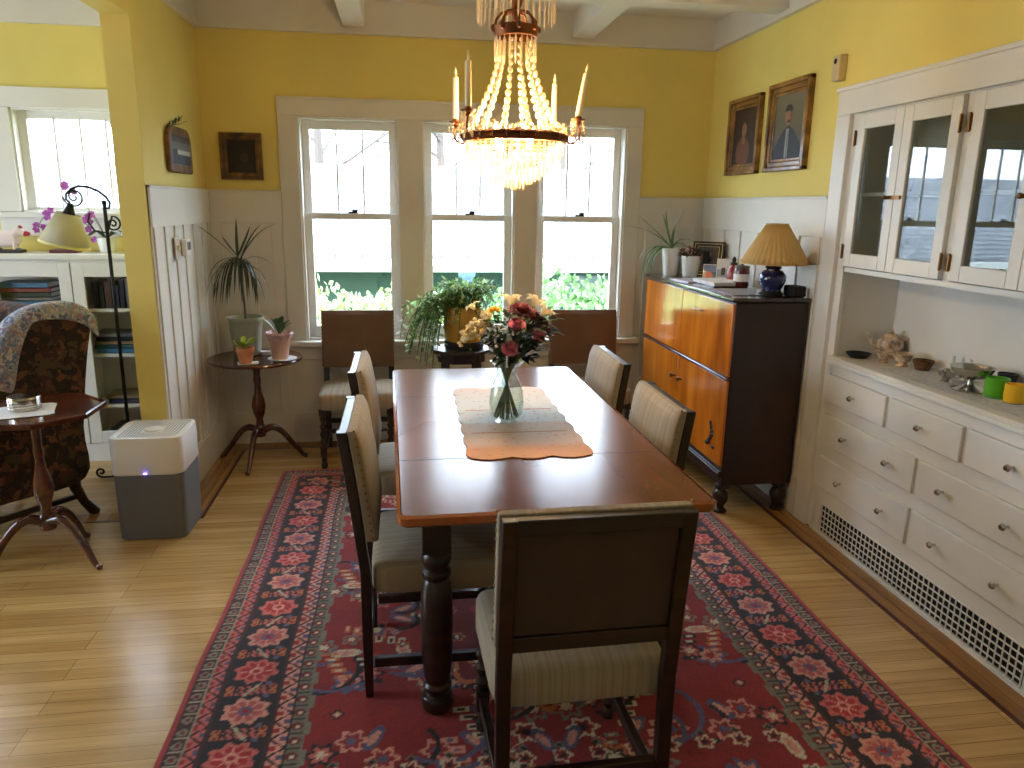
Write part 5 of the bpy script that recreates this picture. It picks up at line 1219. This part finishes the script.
# things on the bookcase
ZK = 1.2005
t = thing('animal_figurine', 'pinkish white animal figurine with a red tip standing on a dark base', 'figurine', (aY(10, 250, 4.55).x, 4.55, ZK)); t.scale = (1.1, 1.1, 1.3)
obj('base', MB().box(-.075, .065, -.03, .03, 0, .014).ball((-.05, 0, .010), (.016, .034, .010), 8, 5).ball((.04, 0, .010), (.016, .034, .010), 8, 5), P('dark_base_wood', (56, 44, 40), .5), t, bevel=.003)
mb = MB().ball((-.02, 0, .058), (.085, .030, .036), 16, 10).ball((-.09, 0, .052), (.05, .024, .026), 12, 8).tube([(.03, 0, .07), (.055, 0, .092), (.078, 0, .082)], [.026, .021, .014], 10)
for sx in (-.05, .03): mb.tube([(sx, .012, .04), (sx, .014, .012)], .008, 6).tube([(sx, -.012, .04), (sx, -.014, .012)], .008, 6)
obj('body', mb, P('pinkish_porcelain', (244, 226, 228), .3, coat=.4), t); obj('muzzle', MB().ball((.082, 0, .080), (.024, .012, .011), 10, 6).ball((.060, 0, .106), (.012, .010, .010), 8, 5), P('red_glass', (180, 40, 56), .3), t)
c = Vector((-1.66, 4.60, ZK))
t = thing('potted_orchid', 'purple orchid arching behind the floor lamp shade', 'potted plant', c)
pot('pot', [(.0005, 0), (.04, 0), (.052, .075), (.05, .085), (.045, .08), (.0005, .07)], m_ceramw, t)
st_ = MB(); fl = MB(); R = random.Random(17)
for tips_, n_f in ((((50, 200), (38, 228)), 9), (((84, 196), (90, 236)), 9), (((72, 184), (62, 190)), 5)):
    a = aY(*tips_[0], 4.60)-c; b = aY(*tips_[1], 4.60)-c; pts = bez((0, 0, .07), a+Vector((0, 0, .05)), b, 12); st_.tube(pts, .0022, 5)
    for k in range(n_f):
        fl = MB(); p = pts[min(12, 6+int(6*k/n_f)+1)]+Vector((R.gauss(0, .012), R.gauss(0, .014), R.gauss(0, .012)))
        for j in range(5):
            an = 2*PI*j/5+R.random(); d = Vector((math.cos(an), R.uniform(-.5, .1), math.sin(an))).normalized(); fl.ribbon([p, p+d*.012, p+d*.021], [.003, .009, .002], fold=.2, side=Vector((-math.sin(an), 0, math.cos(an))))
        obj('bloom', fl, P('purple_orchid_petal', (176, 84, 176), .5, var=.2, vscale=30), t)
obj('stem', st_, m_stem, t)
lf = MB()
for a in (.3, 2.6, 4.2, 5.6): d = Vector((math.cos(a), math.sin(a)*.6, 0)); lf.ribbon([Vector((0, 0, .08)), d*.07+Vector((0, 0, .12)), d*.14+Vector((0, 0, .09))], [.01, .022, .003])
obj('leaves', lf, m_dgreen, t)
solo('small_dish', MB().lathe([(.0005, 0), (.03, 0), (.045, .014), (.042, .014), (.028, .004), (.0005, .004)], seg=20, cap=False), m_ceramw, 'small white dish on the bookcase near the lamp pole', 'dish', (-1.52, 4.56, ZK))
solo('low_box', MB().box(-.07, .07, -.05, .05, 0, .018), P('maroon_leather', (92, 40, 56), .5), 'low maroon box on the bookcase below the lampshade', 'box', (aY(66, 252, 4.58).x, 4.58, ZK), .1, bevel=.003)

# floor lamp
t = thing('floor_lamp', 'black wrought-iron floor lamp with scrolls and a tilted cream shade', 'floor lamp', (-1.492, 4.15, 0))
def spiral(cx, cz, r0, turns, a0, d=1, n=30, k=.88):
    return [(cx+r0*(1-k*i/n)*math.cos(a0+d*turns*2*PI*i/n), 0, cz+r0*(1-k*i/n)*math.sin(a0+d*turns*2*PI*i/n)) for i in range(n+1)]
obj('pole', MB().tube([(0, 0, .03), (0, 0, 1.475)], .009, 10).ball((0, 0, 1.48), .013, 10, 6), m_iron, t)
def LP(px, py): v = aY(px, py, 4.15); return (v.x+1.492, 0, v.z)
obj('arm', MB().tube([LP(*q) for q in ((104, 208), (109, 208), (110, 203), (106, 197), (98, 191), (88, 187), (78, 186), (71, 189), (66, 194), (66, 199), (70, 203))], [.006]*11, 8), m_iron, t)
obj('scroll', MB().tube(spiral(LP(74, 197)[0], LP(74, 197)[2], .052, 1.6, PI, 1), .0045, 6), m_iron, t)
v = LP(113, 224); obj('scroll', MB().tube(spiral(v[0], v[2], .040, 1.7, PI*.5, -1)[::-1]+[(v[0]-.03, 0, v[2]-.045), (v[0]-.09, 0, v[2]-.035), (v[0]-.118, 0, v[2]+.01), (v[0]-.105, 0, v[2]+.055)], .0048, 6), m_iron, t)
for k in range(3):
    a = PI+k*2*PI/3; M_ = Matrix.Rotation(a-PI, 4, 'Z')
    obj('foot', MB().tube([(0, 0, .10), (-.04, 0, .045), (-.10, 0, .012), (-.16, 0, .010)]+[(p[0], 0, p[2]) for p in spiral(-.165, .040, .028, 1.2, -PI/2, -1, 16)], .0065, 8, M=M_), m_iron, t)
Sx, _, Sz = LP(69, 214); tl = Matrix.Translation((Sx, 0, Sz)) @ Matrix.Rotation(math.radians(14), 4, 'Y')
obj('socket', MB().lathe([(.012, .055), (.016, .04), (.022, .02), (.028, .005), (.030, .0)], seg=16, M=tl), m_iron, t)
obj('lamp_shade', MB().lathe([(.054, .0), (.116, -.160)], seg=40, cap=False, M=tl), thin('cream_parchment', (206, 198, 168), .3, .6, .03), t, solid=.002)
obj('shade_trim', MB().lathe([(.115, -.161), (.119, -.161), (.116, -.149), (.112, -.149), (.115, -.161)], seg=40, cap=False, M=tl), P('pale_yellow_trim', (214, 206, 140), .6), t)

# ------------------------------------------------------------------ wing armchair
m_floral = cells('dark_floral_tapestry', [(38, 24, 20), (60, 32, 24), (30, 24, 22), (86, 52, 36), (44, 30, 24), (70, 58, 40), (34, 22, 22), (104, 64, 44), (40, 30, 24)], 34)
t = thing('wing_armchair', 'dark floral wing armchair with curved wooden legs beside the bookcase', 'armchair', (-1.99, 3.56, 0), math.radians(232))
# side profile (x forward, z) as thick slabs; back at -x
def slab(poly, y0, y1, mat=m_floral, nm='side', bev=.018):
    M_ = Matrix(((1, 0, 0, 0), (0, 0, 1, 0), (0, 1, 0, 0), (0, 0, 0, 1)))
    return obj(nm, MB().prism(poly[::-1], y0, y1, M=M_), mat, t, bevel=bev, seg=3)
def smoothp(pts, n=4):
    out = []; k = len(pts)
    for i in range(k):
        p0, p1, p2, p3 = [Vector((*pts[(i+j-1) % k], 0)) for j in range(4)]
        for q in range(n): f = q/n; v = .5*((2*p1)+(p2-p0)*f+(2*p0-5*p1+4*p2-p3)*f*f+(3*p1-p0-3*p2+p3)*f**3); out.append((v.x, v.y))
    return out
prof = smoothp([(-.34, .20), (-.36, .45), (-.41, .75), (-.45, .93), (-.43, .985), (-.32, 1.01), (-.17, .99), (-.07, .92), (-.035, .82), (-.01, .71), (.07, .655), (.22, .645), (.34, .63), (.37, .56), (.34, .48), (.33, .30), (.33, .20), (0, .19)])
slab(prof, .275, .345, nm='side'); slab(prof, -.345, -.275, nm='side')
bp = smoothp([(-.345, .22), (-.365, .45), (-.415, .75), (-.455, .95), (-.43, .985), (-.37, .995), (-.33, .95), (-.27, .75), (-.23, .45), (-.23, .22)])
slab(bp, -.29, .29, nm='backrest')
obj('seat_frame', MB().box(-.32, .32, -.285, .285, .20, .34), m_floral, t, bevel=.02, seg=3); obj('seat_cushion', MB().box(-.24, .36, -.27, .27, .34, .46), m_floral, t, bevel=.04, seg=4)
for sy in (-1, 1):
    obj('leg', MB().tube([(-.30, sy*.29, .23), (-.31, sy*.29, .15), (-.34, sy*.295, .07), (-.385, sy*.30, .0)], [.034, .026, .020, .024], 10), m_dark, t)
    obj('leg', MB().tube([(.29, sy*.29, .22), (.31, sy*.295, .14), (.29, sy*.295, .06), (.31, sy*.30, .0)], [.034, .030, .016, .024], 10), m_dark, t)
    obj('stretcher', MB().box(-.33, .30, sy*.29-.012, sy*.29+.012, .095, .12), m_dark, t, bevel=.004)
# throw
m_throw = cells('pale_floral_cotton', [(140, 144, 164), (96, 112, 150), (170, 168, 176), (150, 116, 128), (124, 134, 156), (186, 184, 188), (86, 98, 132), (160, 150, 140)], 60, .9, .1)
pth = [(-.485, .70), (-.49, .86), (-.478, .98), (-.44, 1.066), (-.36, 1.078), (-.285, 1.055), (-.20, 1.035), (-.135, .95), (-.11, .83), (-.082, .735), (-.06, .69)]
lo = [.86, .93, .99]; mb = MB(); n = len(pth); vs = []
ys = [.36, .34, .27, .17, .09, .02]
rows = []
P2 = [Vector((x, 0, z)) for x, z in pth]
# over the near side wing: a strip lying across the top and down the wing's front edge
vs = []; fs = []; top_pts = [(-.472, .96), (-.43, 1.022), (-.32, 1.040), (-.19, 1.024), (-.085, .965), (-.03, .87), (-.004, .77), (.02, .70)]
hang = [.075, .085, .10, .13, .0, .0, .0, .0]
for i, (x, z) in enumerate(top_pts):
    nx_, nz_ = (0, 0)
    d = .05 if i < 4 else .045
    row = [(x+ (0 if i < 4 else -.085), .356, z-(.12-.025*i if i < 4 else .010*(i-3))), (x+(0 if i < 4 else -.045), .358, z-(.06-.012*i if i < 4 else .004)), (x+(.0 if i < 4 else .004), .350, z+.004), (x+.008, .31, z+.014), (x+.008, .27, z+.012), (x+.004, .22 if i < 4 else .262, z-(0 if i < 4 else .01)), (x+.004, .16 if i < 4 else .255, z-(.015 if i < 4 else .05))]
    vs += row
k = 7
for i in range(len(top_pts)-1):
    for j in range(k-1): a = i*k+j; fs.append((a, a+1, a+k+1, a+k))
th = MB().add(vs, fs)
o = obj('throw_blanket', th, m_throw, None, sub=2, solid=.006, ang=180); o.matrix_world = Matrix.Translation((-1.99, 3.56, 0)) @ Matrix.Rotation(math.radians(232), 4, 'Z')
tag(o, 'pale blue floral throw draped over the wing of the armchair', 'blanket')
# on the occasional table
ZO = .675
solo('doily', MB().prism([(x*(1+.03*math.sin(k*2.1)), y) for k, (x, y) in enumerate(rrect(.25, .20, .03, 5))], 0, .0015), P('white_lace', (222, 220, 222), .8, var=.05, vscale=60), 'white lace doily on the tripod table beside the armchair', 'doily', (-1.515, 3.10, ZO-.002), .35, smooth=False)
t = thing('round_tin', 'round silver tin with a ribbed side on the lace doily', 'tin', (-1.508, 3.135, ZO))
pr = [(.0005, 0), (.055, 0)]
for k in range(4): pr += [(.058, .003+.011*k), (.0585, .010+.011*k), (.0555, .012+.011*k)]
obj('body', MB().lathe(pr+[(.056, .047), (.0005, .047)], seg=36), m_silver, t); obj('lid', MB().lathe([(.058, .046), (.060, .048), (.058, .054), (.046, .056), (.020, .052), (.0005, .053)], seg=36), m_silver, t)

# ------------------------------------------------------------------ outside
m_grass = P('lawn_green', (86, 112, 56), .9, var=.3, vscale=3)
o = obj('lawn', MB().box(-16, 16, YB+.17, 26, -.70, -.60), m_grass, None, smooth=False); tag(o, 'green lawn outside the windows', 'lawn', kind='stuff')
t = thing('neighbour_house', 'low neighbouring house with pale shingle roof and dark green wall', 'house', (0, 9.2, -.6))
n_ = NT('pale_shingles'); v = n_.coord(); br = n_.n('ShaderNodeTexBrick'); mp = n_.n('ShaderNodeMapping'); mp.inputs['Scale'].default_value = (1, 1, 1); n_.l(v, mp.inputs['Vector']); n_.l(mp.outputs['Vector'], br.inputs['Vector'])
br.inputs['Scale'].default_value = 1; br.inputs['Brick Width'].default_value = .30; br.inputs['Row Height'].default_value = .12; br.inputs['Mortar Size'].default_value = .012
br.inputs['Color1'].default_value = lin((142, 144, 148)); br.inputs['Color2'].default_value = lin((122, 126, 132)); br.inputs['Mortar'].default_value = lin((70, 72, 78)); n_.l(br.outputs['Color'], n_.b.inputs['Base Color']); n_.b.inputs['Roughness'].default_value = .8
obj('wall', MB().box(-7, 9, 0, 6, 0, 1.62), P('dark_teal_siding', (58, 86, 80), .8), t, smooth=False)
obj('roof', MB().add([(-7.6, -.45, 1.53), (9.6, -.45, 1.53), (9.6, 1.9, 2.62), (-7.6, 1.9, 2.62), (-7.6, 6.5, .9), (9.6, 6.5, .9), (-7.6, -.45, 1.46), (9.6, -.45, 1.46)], [(0, 1, 2, 3), (3, 2, 5, 4), (6, 7, 1, 0)]), n_.m, t, smooth=False)
obj('gutter', MB().box(-7.6, 9.6, -.56, -.45, 1.40, 1.48), P('white_gutter', (232, 234, 234), .5), t); obj('fascia', MB().box(-7.6, 9.6, -.45, -.42, 1.33, 1.46), MATS['white_gutter'], t)
obj('downpipe', MB().box(1.60, 1.70, -.08, -.0, 0, 1.34), MATS['white_gutter'], t); obj('window_frame', MB().box(2.0, 2.9, -.03, .02, .55, 1.25), P('grey_window', (90, 104, 110), .3), t)
def bush(name, label, c, r, n, col, seed, leaf=.05, group=None, cat='bush'):
    R = random.Random(seed); t = thing(name, label, cat, c, 0, group); mb = MB(); st = MB()
    for k in range(7): a = R.uniform(0, 2*PI); st.tube([(0, 0, -.0), (r[0]*.5*math.cos(a), r[1]*.5*math.sin(a), r[2]*R.uniform(.8, 1.5))], [.02, .006], 5)
    for k in range(n):
        u_ = Vector((R.gauss(0, 1), R.gauss(0, 1), R.gauss(0, 1))).normalized(); q = .6+.45*R.random(); p = Vector((u_.x*r[0]*q, u_.y*r[1]*q, r[2]+u_.z*r[2]*q+.06*math.sin(u_.x*9+seed)))
        if p.z < 0: continue
        d = Vector((R.gauss(0, 1), R.gauss(0, 1), R.gauss(.3, 1))).normalized(); s_ = d.cross(Vector((R.gauss(0, 1), R.gauss(0, 1), .2))).normalized()*leaf*.42; L = leaf*R.uniform(.8, 1.5)
        mb.add([p, p+d*L*.5+s_, p+d*L, p+d*L*.5-s_], [(0, 1, 2, 3)])
    obj('stems', st, P('bush_bark', (84, 70, 54), .9), t); obj('foliage', mb, P(name+'_leaf', col, .7, var=.4, vscale=3), t, smooth=False)
GB = 'bushes outside the dining room windows'
bush('flowering_bush', 'pale leafy bush outside the window nearest the round corner table', (-1.0, 7.2, -.6), (1.2, .6, .68), 5200, (168, 186, 130), 1, .06, GB)
bush('flowering_bush', 'pale leafy bush between the first and middle windows outside', (.1, 7.5, -.6), (.9, .6, .66), 3600, (176, 192, 140), 2, .06, GB)
bush('evergreen_bush', 'green bush outside the window nearest the cabinet', (1.55, 7.1, -.6), (1.0, .6, .74), 5200, (112, 150, 96), 3, .06, GB)
bush('evergreen_bush', 'far green bush outside, beyond the cabinet-side window edge', (3.0, 7.6, -.6), (1.1, .6, .74), 3200, (120, 156, 104), 4, .06, GB)
bush('flowering_bush', 'pale bush outside seen under the high living-room window side', (-3.2, 7.4, -.6), (1.4, .6, .70), 2600, (150, 170, 116), 5, .07, GB)
t = thing('bird_bath', 'blue-grey pedestal bird bath outside the middle window', 'bird bath', (.70, 8.25, -.6)); m_bb = P('blue_grey_stone', (96, 122, 156), .7)
obj('pedestal', MB().lathe([(.14, 0), (.14, .06), (.05, .14), (.035, .9), (.05, 1.26)], seg=18), m_bb, t); obj('basin', MB().lathe([(.04, 1.25), (.09, 1.33), (.10, 1.38), (.08, 1.37), (.01, 1.32)], seg=24), m_bb, t)
def tree(label, c, H, seed, dens, spread):
    R = random.Random(seed); t = thing('tree', label, 'tree', c, 0, 'trees behind the neighbouring house'); br = MB(); lf = MB()
    br.tube([(0, 0, 0), (.05, 0, H*.3), (0, .05, H*.55)], [.16, .12, .08], 8)
    def grow(p, d, L, r, dep):
        q = p+d*L; mid = (p+q)/2+Vector((R.gauss(0, .05), R.gauss(0, .05), R.gauss(0, .05)))*L; br.tube([p, mid, q], [r, r*.8, r*.6], 5, cap=False)
        if dep == 0:
            for k in range(dens):
                f = q+Vector((R.gauss(0, .22), R.gauss(0, .22), R.gauss(0, .18))); s_ = R.uniform(.05, .09); a = Vector((R.gauss(0, 1), R.gauss(0, 1), R.gauss(0, 1))).normalized(); b = a.cross(Vector((.3, .5, .8))).normalized(); lf.add([f, f+a*s_+b*s_*.5, f+a*s_*2, f+a*s_-b*s_*.5], [(0, 1, 2, 3)])
            return
        for k in range(3): dd = (d+Vector((R.gauss(0, .55), R.gauss(0, .55), R.gauss(.12, .35)))).normalized(); grow(q, dd, L*R.uniform(.62, .85), r*.58, dep-1)
    for k in range(5):
        a = 2*PI*k/5+R.random(); grow(Vector((0, 0, H*(.35+.05*k))), Vector((math.cos(a)*spread, math.sin(a)*spread, .7)).normalized(), H*.20, .05, 3)
    obj('branches', br, P('tree_bark', (88, 78, 70), .9), t); obj('foliage', lf, P('spring_leaf', (126, 156, 104), .7, var=.3, vscale=1), t, smooth=False)
for lb, c, H, sd, dn, sp in (('bare-looking tree behind the house, over the window nearest the corner table', (-1.8, 17.5, -.6), 7.5, 1, 4, 1.1), ('leafy tree behind the house, over the middle window', (.9, 18.0, -.6), 7, 2, 9, 1.0), ('loose green tree behind the house, over the cabinet-side window', (3.6, 17.0, -.6), 7.5, 3, 6, 1.1), ('thin branched tree behind the house, furthest toward the cabinets', (6.8, 18.5, -.6), 8, 4, 3, 1.2), ('sparse tree behind the house, seen through the high living-room window', (-6.0, 18.0, -.6), 8, 5, 2, 1.1)):
    tree(lb, c, H, sd, dn, sp)

# ------------------------------------------------------------------ light
w = bpy.data.worlds.new('overcast_sky'); sc.world = w; w.use_nodes = True; bg = w.node_tree.nodes['Background']
bg.inputs['Color'].default_value = (.75, .90, 1.10, 1); bg.inputs['Strength'].default_value = 1.2
def portal(x, y, z, w_, h_, rot):
    l = bpy.data.lights.new('window_portal', 'AREA'); l.shape = 'RECTANGLE'; l.size = w_; l.size_y = h_; l.cycles.is_portal = True
    o = bpy.data.objects.new('window_portal', l); COL.objects.link(o); o.location = (x, y, z); o.rotation_euler = rot
for a, b in WIN: portal((a+b)/2, YB+.18, (WZ0+WZ1)/2, b-a, WZ1-WZ0, (-PI/2, 0, 0))
portal((LRW[0]+LRW[1])/2, YB+.18, (LRW[2]+LRW[3])/2, LRW[1]-LRW[0], LRW[3]-LRW[2], (-PI/2, 0, 0))
portal(-3.45, YB+.18, 1.35, 1.4, 1.5, (-PI/2, 0, 0))
portal(XW-.14, 2.65, 1.40, 1.5, 1.5, (0, -PI/2, 0))
sc.view_settings.view_transform = 'Standard'; sc.view_settings.look = 'None'; sc.view_settings.gamma = 1
sc.view_settings.use_curve_mapping = False; sc.view_settings.exposure = 3.88
sc.cycles.max_bounces = 10; sc.cycles.diffuse_bounces = 5; sc.cycles.glossy_bounces = 4; sc.cycles.transparent_max_bounces = 24; sc.cycles.transmission_bounces = 6
sc.cycles.use_denoising = True; sc.cycles.sample_clamp_indirect = 10
